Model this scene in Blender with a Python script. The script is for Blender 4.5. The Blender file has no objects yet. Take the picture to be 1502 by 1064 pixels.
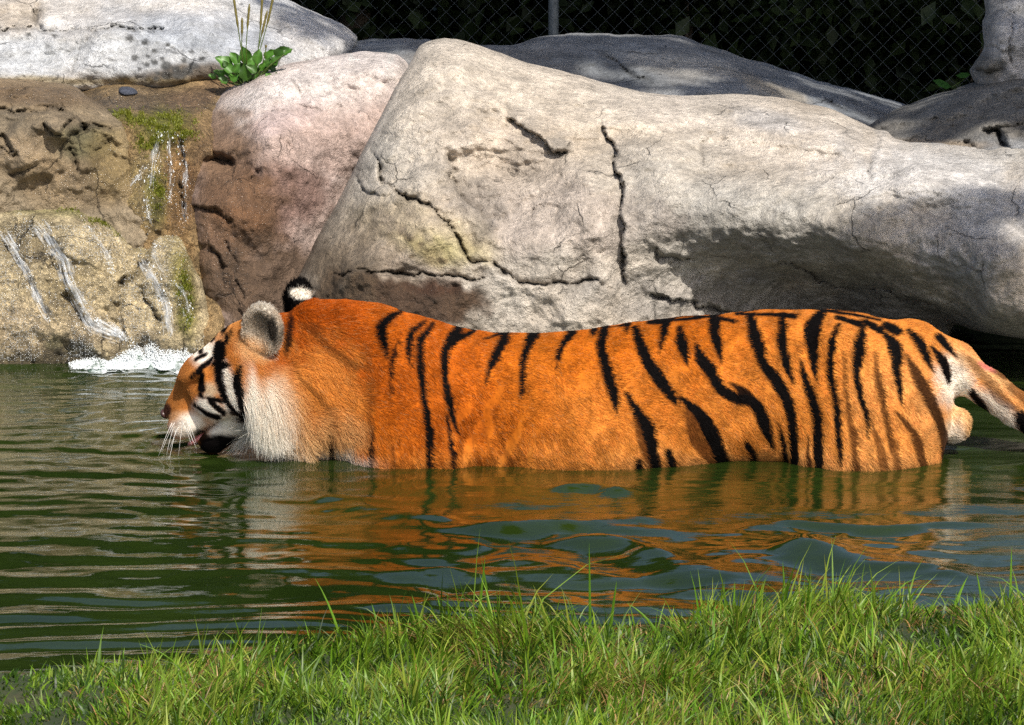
import bpy, math, random
import numpy as np
from mathutils import Vector, Matrix, Euler

random.seed(7)
rng = np.random.default_rng(7)
scene = bpy.context.scene
col = scene.collection
R = math.radians

# ------------------------------------------------------------------ camera
CAM_D, CAM_H, PITCH, FPX = 9.0, 2.0, R(11.0), 5600.0      # FPX: focal length in pixels of a 1502 wide picture
cam_data = bpy.data.cameras.new("camera")
cam = bpy.data.objects.new("camera", cam_data)
col.objects.link(cam)
cam.location = (0, -CAM_D, CAM_H)
cam.rotation_euler = (R(90) - PITCH, 0, 0)
cam_data.sensor_width = 36.0
cam_data.lens = FPX / 1502.0 * 36.0
cam_data.clip_start = 0.1
cam_data.clip_end = 2000.0
scene.camera = cam

# ------------------------------------------------------------------ sky and sun
SUN_EL, SUN_AZ = R(48), R(24)            # azimuth: towards +x from straight behind the camera
sun_dir = Vector((math.sin(SUN_AZ) * math.cos(SUN_EL), -math.cos(SUN_AZ) * math.cos(SUN_EL), math.sin(SUN_EL)))
world = bpy.data.worlds.new("World")
scene.world = world
world.use_nodes = True
wn = world.node_tree.nodes
wl = world.node_tree.links
wn.clear()
w_out = wn.new("ShaderNodeOutputWorld")
w_bg = wn.new("ShaderNodeBackground")
w_sky = wn.new("ShaderNodeTexSky")
w_sky.sky_type = 'NISHITA'
w_sky.sun_disc = False
w_sky.sun_elevation = SUN_EL
w_sky.sun_rotation = math.atan2(sun_dir.x, sun_dir.y)
w_sky.air_density = 1.0
w_sky.dust_density = 3.0
w_bg.inputs["Strength"].default_value = 0.12
wl.new(w_sky.outputs[0], w_bg.inputs[0])
wl.new(w_bg.outputs[0], w_out.inputs[0])
sun_data = bpy.data.lights.new("sun", 'SUN')
sun_data.energy = 5.0
sun_data.angle = R(0.53)
sun_data.color = (1.0, 0.94, 0.85)
sun = bpy.data.objects.new("sun", sun_data)
col.objects.link(sun)
sun.location = (6, -8, 12)
sun.rotation_euler = (-sun_dir).to_track_quat('-Z', 'Y').to_euler()

vs = scene.view_settings
vs.view_transform = 'Standard'
vs.look = 'None'
vs.exposure = 0.15
vs.gamma = 1.0
vs.use_curve_mapping = False
scene.render.engine = 'CYCLES'
scene.cycles.use_adaptive_sampling = True
scene.cycles.use_denoising = False
scene.cycles.sample_clamp_indirect = 6.0
scene.cycles.max_bounces = 6
scene.cycles.transparent_max_bounces = 12

# ------------------------------------------------------------------ helpers
cP, sP = math.cos(PITCH), math.sin(PITCH)


def unproj(px, py, y):
    """world point at depth y that sits at a given direction of the lens (numpy)."""
    a = (np.asarray(px, float) - 751.0) / FPX
    b = (532.0 - np.asarray(py, float)) / FPX
    dy = cP + b * sP
    t = (np.asarray(y, float) + CAM_D) / dy
    return np.stack([t * a, t * dy - CAM_D, CAM_H + t * (-sP + b * cP)], -1)


def proj(p):
    p = np.asarray(p, float)
    dy = p[..., 1] + CAM_D
    dz = p[..., 2] - CAM_H
    dep = dy * cP - dz * sP
    return p[..., 0] / dep * FPX + 751.0, 532.0 - FPX * (dy * sP + dz * cP) / dep


def on_plane(px, py, z):
    a = (px - 751.0) / FPX
    b = (532.0 - py) / FPX
    t = (z - CAM_H) / (-sP + b * cP)
    return np.array([t * a, t * (cP + b * sP) - CAM_D, z])


def _hash(i, j, k, s):
    h = (i * 374761393 + j * 668265263 + k * 2147483647 + s * 1274126177) & 0xFFFFFFFF
    h = ((h ^ (h >> 13)) * 1274126177) & 0xFFFFFFFF
    h = (h ^ (h >> 16)) & 0xFFFFFF
    return h.astype(np.float64) / float(0xFFFFFF)


def vnoise(x, y, z=0.0, seed=0):
    x, y, z = np.broadcast_arrays(np.asarray(x, float), np.asarray(y, float), np.asarray(z, float))
    xi, yi, zi = np.floor(x).astype(np.int64), np.floor(y).astype(np.int64), np.floor(z).astype(np.int64)
    fx, fy, fz = x - xi, y - yi, z - zi
    ux, uy, uz = (f * f * f * (f * (f * 6 - 15) + 10) for f in (fx, fy, fz))
    out = 0.0
    for dx in (0, 1):
        wx = ux if dx else 1 - ux
        for dy in (0, 1):
            wy = uy if dy else 1 - uy
            for dz in (0, 1):
                wz = uz if dz else 1 - uz
                out = out + wx * wy * wz * _hash(xi + dx, yi + dy, zi + dz, seed)
    return out * 2 - 1


def fbm(x, y, z=0.0, octaves=4, seed=0, gain=0.5):
    a, f, s = 1.0, 1.0, 0.0
    for o in range(octaves):
        s = s + a * vnoise(np.asarray(x) * f + 17.3 * o, np.asarray(y) * f - 9.1 * o, np.asarray(z) * f + 3.7 * o, seed + o)
        a *= gain
        f *= 2.03
    return s


def sstep(a, b, x):
    t = np.clip((x - a) / (b - a), 0, 1)
    return t * t * (3 - 2 * t)


def lerp(a, b, t):
    return a + (b - a) * t


def lin(c):
    """sRGB 0..255 to linear"""
    c = np.asarray(c, float) / 255.0
    return np.where(c <= 0.04045, c / 12.92, ((c + 0.055) / 1.055) ** 2.4)


def poly_dist(px, py, pts):
    """distance to a polyline, parameter along it (0..n-1) and signed side"""
    pts = np.asarray(pts, float)
    best = np.full(px.shape, 1e9)
    tt = np.zeros(px.shape)
    side = np.zeros(px.shape)
    for i in range(len(pts) - 1):
        ax, ay = pts[i, :2]
        bx, by = pts[i + 1, :2]
        dx, dy = bx - ax, by - ay
        L2 = dx * dx + dy * dy + 1e-12
        t = np.clip(((px - ax) * dx + (py - ay) * dy) / L2, 0, 1)
        d = np.hypot(px - ax - t * dx, py - ay - t * dy)
        m = d < best
        best = np.where(m, d, best)
        tt = np.where(m, i + t, tt)
        side = np.where(m, np.sign((px - ax) * dy - (py - ay) * dx), side)
    return best, tt, side


def smooth_line(pts, n=8, closed=False):
    pts = np.asarray(pts, float)
    N = len(pts)
    out = []
    rngi = range(N) if closed else range(N - 1)
    for i in rngi:
        if closed:
            p0, p1, p2, p3 = pts[(i - 1) % N], pts[i], pts[(i + 1) % N], pts[(i + 2) % N]
        else:
            p1, p2 = pts[i], pts[i + 1]
            p0 = pts[i - 1] if i > 0 else 2 * p1 - p2
            p3 = pts[i + 2] if i + 2 < N else 2 * p2 - p1
        for t in np.arange(n) / n:
            out.append(0.5 * (2 * p1 + (p2 - p0) * t + (2 * p0 - 5 * p1 + 4 * p2 - p3) * t * t + (3 * p1 - p0 - 3 * p2 + p3) * t ** 3))
    if not closed:
        out.append(pts[-1])
    return np.array(out)


def inside_poly(px, py, poly):
    ins = np.zeros(px.shape, bool)
    n = len(poly)
    for i in range(n):
        x1, y1 = poly[i]
        x2, y2 = poly[(i + 1) % n]
        if y1 == y2:
            continue
        c = ((y1 > py) != (y2 > py)) & (px < (x2 - x1) * (py - y1) / (y2 - y1) + x1)
        ins ^= c
    return ins


def rbf(ctrl):
    """thin interpolation of scattered (u, v, value)"""
    c = np.asarray(ctrl, float)
    P = c[:, :2] / 100.0
    n = len(P)
    K = np.hypot(P[:, None, 0] - P[None, :, 0], P[:, None, 1] - P[None, :, 1])
    A = np.zeros((n + 3, n + 3))
    A[:n, :n] = K
    A[:n, n] = 1
    A[:n, n + 1:] = P
    A[n, :n] = 1
    A[n + 1:, :n] = P.T
    w = np.linalg.solve(A + np.eye(n + 3) * 1e-9, np.concatenate([c[:, 2], [0, 0, 0]]))

    def f(u, v):
        u, v = np.asarray(u) / 100.0, np.asarray(v) / 100.0
        o = w[n] + w[n + 1] * u + w[n + 2] * v
        for i in range(n):
            o = o + w[i] * np.sqrt((u - P[i, 0]) ** 2 + (v - P[i, 1]) ** 2 + 0.02)
        return o
    return f


def mesh_obj(name, verts, faces, mat=None, parent=None, smooth=True, colors=None, attrs=None):
    me = bpy.data.meshes.new(name)
    verts = np.asarray(verts, np.float32)
    if isinstance(faces, np.ndarray):
        nf, k = faces.shape
        me.vertices.add(len(verts))
        me.vertices.foreach_set("co", verts.ravel())
        me.loops.add(nf * k)
        me.loops.foreach_set("vertex_index", faces.astype(np.int32).ravel())
        me.polygons.add(nf)
        me.polygons.foreach_set("loop_start", np.arange(nf, dtype=np.int32) * k)
        me.update(calc_edges=True)
    else:
        me.from_pydata([tuple(v) for v in verts], [], [tuple(f) for f in faces])
    if smooth:
        me.polygons.foreach_set("use_smooth", np.ones(len(me.polygons), bool))
    if colors is not None:
        a = me.attributes.new("Col", 'FLOAT_COLOR', 'POINT')
        c4 = np.ones((len(verts), 4), np.float32)
        c4[:, :3] = colors
        a.data.foreach_set("color", c4.ravel())
    for k_, v_ in (attrs or {}).items():
        a = me.attributes.new(k_, 'FLOAT', 'POINT')
        a.data.foreach_set("value", np.asarray(v_, np.float32))
    me.validate()
    ob = bpy.data.objects.new(name, me)
    col.objects.link(ob)
    if mat:
        me.materials.append(mat)
    if parent:
        ob.parent = parent
    return ob


def empty(name, loc=(0, 0, 0)):
    o = bpy.data.objects.new(name, None)
    o.empty_display_size = 0.1
    col.objects.link(o)
    o.location = loc
    return o


def tag(o, label=None, cat=None, group=None, kind=None):
    for k, v in (("label", label), ("category", cat), ("group", group), ("kind", kind)):
        if v:
            o[k] = v
    return o


def tube(path, radii, sides=6, cap=True):
    """verts, quads of a tube along a path (numpy)"""
    path = np.asarray(path, float)
    n = len(path)
    radii = np.broadcast_to(np.asarray(radii, float), (n,))
    tg = np.gradient(path, axis=0)
    tg /= np.linalg.norm(tg, axis=1, keepdims=True) + 1e-12
    ref = np.array([0.31, 0.17, 0.93])
    u = np.cross(tg, ref)
    u /= np.linalg.norm(u, axis=1, keepdims=True) + 1e-12
    v = np.cross(tg, u)
    an = np.arange(sides) / sides * 2 * math.pi
    V = path[:, None] + radii[:, None, None] * (np.cos(an)[None, :, None] * u[:, None] + np.sin(an)[None, :, None] * v[:, None])
    V = V.reshape(-1, 3)
    F = []
    for i in range(n - 1):
        for j in range(sides):
            k = (j + 1) % sides
            F.append((i * sides + j, i * sides + k, (i + 1) * sides + k, (i + 1) * sides + j))
    if cap:
        F.append(tuple(range(sides))[::-1])
        F.append(tuple((n - 1) * sides + j for j in range(sides)))
    return V, F


class Acc:
    """collects shapes for one mesh"""
    def __init__(self):
        self.v, self.f, self.c, self.n = [], [], [], 0

    def add(self, V, F, c=None):
        self.v.append(np.asarray(V))
        self.f += [tuple(i + self.n for i in f) for f in F]
        self.n += len(V)
        if c is not None:
            self.c.append(np.broadcast_to(np.asarray(c, float), (len(V), 3)))
        return self

    def build(self, name, mat, parent=None, smooth=True):
        return mesh_obj(name, np.concatenate(self.v), self.f, mat, parent, smooth, np.concatenate(self.c) if self.c else None)


# ------------------------------------------------------------------ materials
def new_mat(name):
    m = bpy.data.materials.new(name)
    m.use_nodes = True
    nt = m.node_tree
    nt.nodes.clear()
    out = nt.nodes.new("ShaderNodeOutputMaterial")
    b = nt.nodes.new("ShaderNodeBsdfPrincipled")
    nt.links.new(b.outputs[0], out.inputs[0])
    return m, nt, b, out


def node(nt, kind, **kw):
    n = nt.nodes.new(kind)
    for k, v in kw.items():
        if k.startswith("i_"):
            n.inputs[k[2:].replace("_", " ")].default_value = v
        else:
            setattr(n, k, v)
    return n


def noise_tex(nt, vec, scale, detail=4, rough=0.55):
    n = node(nt, "ShaderNodeTexNoise")
    n.inputs["Scale"].default_value = scale
    n.inputs["Detail"].default_value = detail
    n.inputs["Roughness"].default_value = rough
    nt.links.new(vec, n.inputs["Vector"])
    return n


def map_range(nt, val, a, b, c, d):
    n = node(nt, "ShaderNodeMapRange")
    nt.links.new(val, n.inputs[0])
    for i, x in enumerate((a, b, c, d)):
        n.inputs[i + 1].default_value = x
    return n.outputs[0]


def math_n(nt, op, a, b=None):
    n = node(nt, "ShaderNodeMath", operation=op)
    for i, x in enumerate((a, b)):
        if x is None:
            continue
        if isinstance(x, (int, float)):
            n.inputs[i].default_value = x
        else:
            nt.links.new(x, n.inputs[i])
    return n.outputs[0]


def mul_col(nt, c, f):
    n = node(nt, "ShaderNodeVectorMath", operation='SCALE')
    nt.links.new(c, n.inputs[0])
    nt.links.new(f, n.inputs["Scale"])
    return n.outputs[0]


def simple_mat(name, rgb, rough=0.7, var=0.25, scale=30, bump=0.2, dist=0.003, spec=0.4):
    m, nt, b, out = new_mat(name)
    tc = node(nt, "ShaderNodeTexCoord")
    nz = noise_tex(nt, tc.outputs["Object"], scale, 5)
    rgbn = node(nt, "ShaderNodeRGB")
    rgbn.outputs[0].default_value = (*rgb, 1)
    f = map_range(nt, nz.outputs[0], 0.3, 0.7, 1 - var, 1 + var)
    nt.links.new(mul_col(nt, rgbn.outputs[0], f), b.inputs["Base Color"])
    b.inputs["Roughness"].default_value = rough
    b.inputs["Specular IOR Level"].default_value = spec
    bp = node(nt, "ShaderNodeBump")
    bp.inputs["Strength"].default_value = bump
    bp.inputs["Distance"].default_value = dist
    nt.links.new(nz.outputs[0], bp.inputs["Height"])
    nt.links.new(bp.outputs[0], b.inputs["Normal"])
    return m


def col_mat(name, rough=0.6, var=0.2, scale=60, bump=0.0, dist=0.002, spec=0.4, transl=0.0, sheen=0.0):
    """colour from the mesh's own Col attribute, mottled"""
    m, nt, b, out = new_mat(name)
    at = node(nt, "ShaderNodeAttribute", attribute_name="Col")
    tc = node(nt, "ShaderNodeTexCoord")
    nz = noise_tex(nt, tc.outputs["Object"], scale, 5)
    f = map_range(nt, nz.outputs[0], 0.3, 0.7, 1 - var, 1 + var)
    c = mul_col(nt, at.outputs["Color"], f)
    nt.links.new(c, b.inputs["Base Color"])
    b.inputs["Roughness"].default_value = rough
    b.inputs["Specular IOR Level"].default_value = spec
    if bump:
        bp = node(nt, "ShaderNodeBump")
        bp.inputs["Strength"].default_value = bump
        bp.inputs["Distance"].default_value = dist
        nt.links.new(nz.outputs[0], bp.inputs["Height"])
        nt.links.new(bp.outputs[0], b.inputs["Normal"])
    if transl:
        tr = node(nt, "ShaderNodeBsdfTranslucent")
        nt.links.new(c, tr.inputs["Color"])
        mx = node(nt, "ShaderNodeMixShader")
        mx.inputs[0].default_value = transl
        nt.links.new(b.outputs[0], mx.inputs[1])
        nt.links.new(tr.outputs[0], mx.inputs[2])
        nt.links.new(mx.outputs[0], out.inputs[0])
    return m


def rock_mat(name, grain=1.0, mottle=False):
    m, nt, b, out = new_mat(name)
    at = node(nt, "ShaderNodeAttribute", attribute_name="Col")
    wet = node(nt, "ShaderNodeAttribute", attribute_name="wet")
    tc = node(nt, "ShaderNodeTexCoord")
    v = tc.outputs["Object"]
    n1 = noise_tex(nt, v, 9, 6, 0.6)
    n2 = noise_tex(nt, v, 60, 6, 0.65)
    n3 = noise_tex(nt, v, 320, 3, 0.6)
    f1 = map_range(nt, n1.outputs[0], 0.3, 0.7, 0.74, 1.18)
    f2 = map_range(nt, n2.outputs[0], 0.3, 0.7, 0.68, 1.24)
    f3 = map_range(nt, n3.outputs[0], 0.3, 0.7, 0.74, 1.24)
    f = math_n(nt, 'MULTIPLY', math_n(nt, 'MULTIPLY', f1, f2), f3)
    if mottle:      # algae and mineral crust, patchy
        n6 = noise_tex(nt, v, 24, 6, 0.7)
        n7 = noise_tex(nt, v, 110, 4, 0.65)
        f = math_n(nt, 'MULTIPLY', f, map_range(nt, n6.outputs[0], 0.35, 0.65, 0.50, 1.22))
        f = math_n(nt, 'MULTIPLY', f, map_range(nt, n7.outputs[0], 0.35, 0.65, 0.55, 1.35))
    # rain streaks
    mp = node(nt, "ShaderNodeMapping")
    mp.inputs["Scale"].default_value = (16.0, 16.0, 3.0)
    nt.links.new(v, mp.inputs["Vector"])
    ns = noise_tex(nt, mp.outputs["Vector"], 1.0, 5, 0.6)
    f = math_n(nt, 'MULTIPLY', f, map_range(nt, ns.outputs[0], 0.32, 0.6, 0.78, 1.06))
    # hairline cracks, broken up by noise
    wp = node(nt, "ShaderNodeMix", data_type='VECTOR')
    wp.inputs[0].default_value = 0.10
    nt.links.new(v, wp.inputs[4])
    nt.links.new(n1.outputs[1], wp.inputs[5])
    vo = node(nt, "ShaderNodeTexVoronoi", feature='DISTANCE_TO_EDGE')
    vo.inputs["Scale"].default_value = 4.2
    nt.links.new(wp.outputs[1], vo.inputs["Vector"])
    line = map_range(nt, vo.outputs["Distance"], 0.0, 0.014, 1.0, 0.0)
    brk = map_range(nt, noise_tex(nt, v, 5.5, 3).outputs[0], 0.50, 0.60, 0.0, 1.0)
    line = math_n(nt, 'MULTIPLY', line, brk)
    f = math_n(nt, 'MULTIPLY', f, map_range(nt, line, 0.0, 1.0, 1.0, 0.45))
    # dark pits
    pit = map_range(nt, noise_tex(nt, v, 85, 2).outputs[0], 0.66, 0.76, 1.0, 0.55)
    f = math_n(nt, 'MULTIPLY', f, pit)
    nt.links.new(mul_col(nt, at.outputs["Color"], f), b.inputs["Base Color"])
    r = map_range(nt, wet.outputs["Fac"], 0, 1, 0.85, 0.28)
    nt.links.new(r, b.inputs["Roughness"])
    nt.links.new(map_range(nt, wet.outputs["Fac"], 0, 1, 0.25, 0.6), b.inputs["Specular IOR Level"])
    nt.links.new(map_range(nt, wet.outputs["Fac"], 0.35, 1, 0.0, 1.0), b.inputs["Coat Weight"])
    b.inputs["Coat Roughness"].default_value = 0.12
    n4 = noise_tex(nt, v, 130, 5, 0.7)
    h = math_n(nt, 'ADD', math_n(nt, 'MULTIPLY', n2.outputs[0], 0.6), math_n(nt, 'MULTIPLY', n4.outputs[0], 0.5))
    h = math_n(nt, 'SUBTRACT', h, math_n(nt, 'MULTIPLY', line, 0.35))
    h = math_n(nt, 'ADD', h, math_n(nt, 'MULTIPLY', pit, 0.25))
    bp = node(nt, "ShaderNodeBump")
    bp.inputs["Strength"].default_value = 1.0 * grain
    bp.inputs["Distance"].default_value = 0.022
    nt.links.new(h, bp.inputs["Height"])
    nt.links.new(bp.outputs[0], b.inputs["Normal"])
    # thin film of running water: finer, sharper relief
    n5 = noise_tex(nt, v, 170, 3, 0.6)
    bp2 = node(nt, "ShaderNodeBump")
    bp2.inputs["Strength"].default_value = 0.9
    bp2.inputs["Distance"].default_value = 0.008
    nt.links.new(n5.outputs[0], bp2.inputs["Height"])
    nt.links.new(bp2.outputs[0], b.inputs["Coat Normal"])
    return m


M_ROCK = rock_mat("rock_surface")
M_WETROCK = rock_mat("wet_crusted_rock", 1.3, True)
# ------------------------------------------------------------------ rocks
def relief_rock(name, label, outline, ctrl, T=0.3, RAD=70, B=0.6, step=3.0, base=(190, 175, 160), paint=(), cracks=(), bumps=(),
                rough=0.012, seed=0, jitter=2.5, wetf=None, cat="boulder", mat=None, terr=0.0):
    """A closed boulder: outline, front relief, rounded rim and a back of its own.
    cracks: (points, width, depth, step height, darkness)  bumps: (cx, cy, rx, ry, rot deg, height)"""
    ol = smooth_line(outline, 10, closed=True)
    nx = fbm(ol[:, 0] / 38, ol[:, 1] / 38, seed * 3.3, 4, seed + 50)
    ny = fbm(ol[:, 0] / 38 + 40, ol[:, 1] / 38, seed * 3.3, 4, seed + 51)
    ol = ol + jitter * np.stack([nx, ny], -1)
    x0, y0 = ol.min(0) - step
    x1, y1 = ol.max(0) + step
    gx, gy = np.meshgrid(np.arange(x0, x1 + step, step), np.arange(y0, y1 + step, step), indexing='ij')
    shp = gx.shape
    X, Y = gx.ravel(), gy.ravel()
    ins = inside_poly(X, Y, ol)
    d = np.zeros(X.shape)
    near = np.zeros((len(X), 2))
    closed = np.vstack([ol, ol[:1]])
    idx = np.nonzero(ins)[0]
    xs, ys = X[idx], Y[idx]
    bd = np.full(xs.shape, 1e9)
    bn = np.zeros((len(xs), 2))
    for i in range(len(closed) - 1):
        a, b = closed[i], closed[i + 1]
        e = b - a
        t = np.clip(((xs - a[0]) * e[0] + (ys - a[1]) * e[1]) / (e @ e + 1e-9), 0, 1)
        qx, qy = a[0] + t * e[0], a[1] + t * e[1]
        dd = np.hypot(xs - qx, ys - qy)
        m = dd < bd
        bd = np.where(m, dd, bd)
        bn[m, 0], bn[m, 1] = qx[m], qy[m]
    d[idx] = bd
    near[idx] = bn
    ok = (ins & (d > 0.35 * step)).reshape(shp)
    cell = ok[:-1, :-1] & ok[1:, :-1] & ok[1:, 1:] & ok[:-1, 1:]
    use = np.zeros(shp, bool)
    cnt = np.zeros(shp, int)
    for sx in (0, 1):
        for sy in (0, 1):
            cnt[sx:shp[0] - 1 + sx, sy:shp[1] - 1 + sy] += cell
    use = cnt > 0
    border = (use & (cnt < 4)).ravel()
    use = use.ravel()
    px = np.where(border, near[:, 0], X)
    py = np.where(border, near[:, 1], Y)
    d = np.where(border, 0.0, d)
    ui = np.nonzero(use)[0]
    bflag = border[ui]
    U, V, D = px[ui], py[ui], d[ui]
    s = np.clip(D / RAD, 0, 1)
    rim = np.sqrt(np.clip(1 - (1 - s) ** 2, 0, 1))
    base_y = rbf(ctrl)(U, V)
    inner = sstep(0, 0.5, s)
    y = base_y + T * (1 - rim)
    # large and small unevenness, damped at the rim
    w0 = unproj(U, V, base_y)
    n_big = fbm(w0[:, 0] * 3.1 + seed, w0[:, 2] * 3.1, w0[:, 1] * 3, 3, seed)
    n_mid = fbm(w0[:, 0] * 11 + seed, w0[:, 2] * 11, w0[:, 1] * 11, 4, seed + 9)
    n_rid = 1 - np.abs(fbm(w0[:, 0] * 7 + seed, w0[:, 2] * 7, w0[:, 1] * 6, 4, seed + 19))
    n_fin = fbm(w0[:, 0] * 45 + seed, w0[:, 2] * 45, w0[:, 1] * 45, 3, seed + 29)
    k = 0.35 + 0.65 * inner
    y = y - k * (rough * 2.6 * n_big + rough * 1.1 * n_mid + rough * 0.9 * (n_rid - 0.7) + rough * 0.42 * n_fin)
    if terr:
        q = w0[:, 2] * 14 + 2.2 * n_big + 0.5 * n_mid
        y = y - terr * k * (np.abs((q % 1.0) - 0.5) * 2) ** 2
    for (cx, cy, rx, ry, rot, h) in bumps:
        c_, s_ = math.cos(R(rot)), math.sin(R(rot))
        u = ((U - cx) * c_ + (V - cy) * s_) / rx
        v = (-(U - cx) * s_ + (V - cy) * c_) / ry
        r2 = u * u + v * v + 0.25 * n_mid
        y = y - h * np.exp(-np.clip(r2, 0, 9) ** 1.5)
    dark = np.zeros(len(U))
    jx = 5.0 * fbm(U / 24, V / 24, seed, 5, seed + 70, 0.6)
    jy = 5.0 * fbm(U / 24 + 9, V / 24, seed, 5, seed + 71, 0.6)
    for (pts, wd, dp, st, dk) in cracks:
        pl = smooth_line(pts, 5)
        bb = (U > pl[:, 0].min() - 70) & (U < pl[:, 0].max() + 70) & (V > pl[:, 1].min() - 70) & (V < pl[:, 1].max() + 70)
        if not bb.any():
            continue
        dd, tt, sd = poly_dist(U[bb] + jx[bb], V[bb] + jy[bb], pl)
        f = tt / (len(pl) - 1)
        fade = sstep(0, 0.12, f) * sstep(1, 0.88, f)
        nv = 0.5 + 0.5 * np.clip(1.5 * fbm(U[bb] / 21, V[bb] / 21, 1.0, 2, seed + 88), -1, 1)
        wv = wd * (0.42 + 0.70 * nv)
        g = np.exp(-(dd / wv) ** 2) * fade
        y[bb] += dp * g * (0.45 + 0.75 * nv)
        y[bb] -= st * sd * np.exp(-dd / 22.0) * fade * (1 - 0.3 * g)
        dark[bb] = np.maximum(dark[bb], dk * (0.5 + 0.45 * nv) * np.exp(-(dd / (0.75 * wv)) ** 2) * fade)
    P = unproj(U, V, y)
    yb = base_y + T + B * rim
    Pb = unproj(U, V, yb)
    nfront = len(ui)
    # index maps
    fmap = np.full(len(X), -1)
    fmap[ui] = np.arange(nfront)
    bsel = np.nonzero(~bflag)[0]
    bmap = np.full(len(X), -1)
    bmap[ui] = np.arange(nfront)
    bmap[ui[bsel]] = nfront + np.arange(len(bsel))
    ci, cj = np.nonzero(cell)
    lin_i = lambda i, j: i * shp[1] + j
    q = np.stack([lin_i(ci, cj), lin_i(ci, cj + 1), lin_i(ci + 1, cj + 1), lin_i(ci + 1, cj)], -1)
    Ff = fmap[q]
    Fb = bmap[q][:, ::-1]
    allb = bflag[Ff].all(1)
    F = np.concatenate([Ff, Fb[~allb]])
    VV = np.concatenate([P, Pb[bsel]])
    # colour
    C = np.broadcast_to(lin(base), (nfront, 3)).copy()
    n_tint = fbm(w0[:, 0] * 2.3 + 5, w0[:, 2] * 2.3, w0[:, 1] * 2, 4, seed + 23)
    C *= (1 + 0.10 * n_big + 0.10 * n_mid)[:, None] * (1 + np.array([0.07, 0.0, -0.08])[None] * n_tint[:, None])
    wet = np.zeros(nfront)
    nb = fbm(U / 55, V / 55, seed, 5, seed + 31)
    nb2 = fbm(U / 14, V / 14, seed, 4, seed + 37)
    for pnt in paint:
        (cx, cy, rx, ry, rot, colr, amt) = pnt[:7]
        soft = pnt[7] if len(pnt) > 7 else 0.5
        wt = pnt[8] if len(pnt) > 8 else 0.0
        c_, s_ = math.cos(R(rot)), math.sin(R(rot))
        u = ((U - cx) * c_ + (V - cy) * s_) / rx
        v = (-(U - cx) * s_ + (V - cy) * c_) / ry
        r = np.sqrt(u * u + v * v) + 0.30 * nb + 0.12 * nb2
        w = amt * sstep(1 + soft, 1 - soft, r)
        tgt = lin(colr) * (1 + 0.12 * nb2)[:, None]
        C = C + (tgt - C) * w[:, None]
        wet = np.maximum(wet, wt * w)
    # damp band just above the water
    damp = sstep(0.075, 0.02, P[:, 2] + 0.035 * nb + 0.01 * nb2)
    C = C * (1 - 0.55 * damp)[:, None]
    wet = np.maximum(wet, 0.45 * damp)
    C *= (1 - 0.80 * dark)[:, None]
    C = np.clip(C, 0.004, 0.85)
    C = np.concatenate([C, C[bsel]])
    wet = np.concatenate([wet, wet[bsel]])
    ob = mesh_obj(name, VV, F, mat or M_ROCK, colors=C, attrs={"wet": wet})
    tag(ob, label, cat)
    return ob, (U, V, P)


GREY = (150, 150, 150)
# long ridge behind
ridge, ridge_s = relief_rock("ridge_boulder", "long low grey boulder lying in shade before the chain link fence",
    [(440, 110), (478, 74), (560, 56), (630, 58), (690, 66), (745, 66), (800, 54), (870, 48), (950, 51), (1005, 56), (1060, 74), (1120, 92),
     (1190, 118), (1230, 127), (1270, 136), (1328, 154), (1372, 190), (1372, 245), (900, 240), (440, 200)],
    [(440, 150, 2.35), (600, 60, 2.7), (600, 120, 2.35), (870, 52, 2.9), (870, 150, 2.3), (1050, 80, 2.8), (1050, 150, 2.2), (1200, 125, 2.6),
     (1200, 200, 2.1), (1350, 170, 2.5), (1350, 240, 2.1)], T=0.3, RAD=42, B=0.7, base=(150, 152, 154), seed=3, rough=0.016,
    paint=[(1000, 95, 90, 14, 8, (205, 200, 190), 0.6), (1130, 130, 60, 12, 20, (210, 195, 170), 0.6), (560, 70, 60, 12, 0, (135, 142, 150), 0.6),
           (900, 105, 70, 14, 15, (120, 125, 130), 0.7)],
    cracks=[([(880, 78), (910, 96), (925, 112), (960, 118)], 5, 0.03, 0.012, 0.7), ([(1050, 100), (1130, 122), (1200, 150), (1260, 165)], 4, 0.012, 0.01, 0.2),
            ([(1228, 128), (1215, 150), (1228, 162)], 2, 0.008, 0, 0.2)],
    bumps=[(1100, 120, 110, 16, 18, 0.05), (860, 90, 60, 20, 5, 0.04)])

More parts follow.
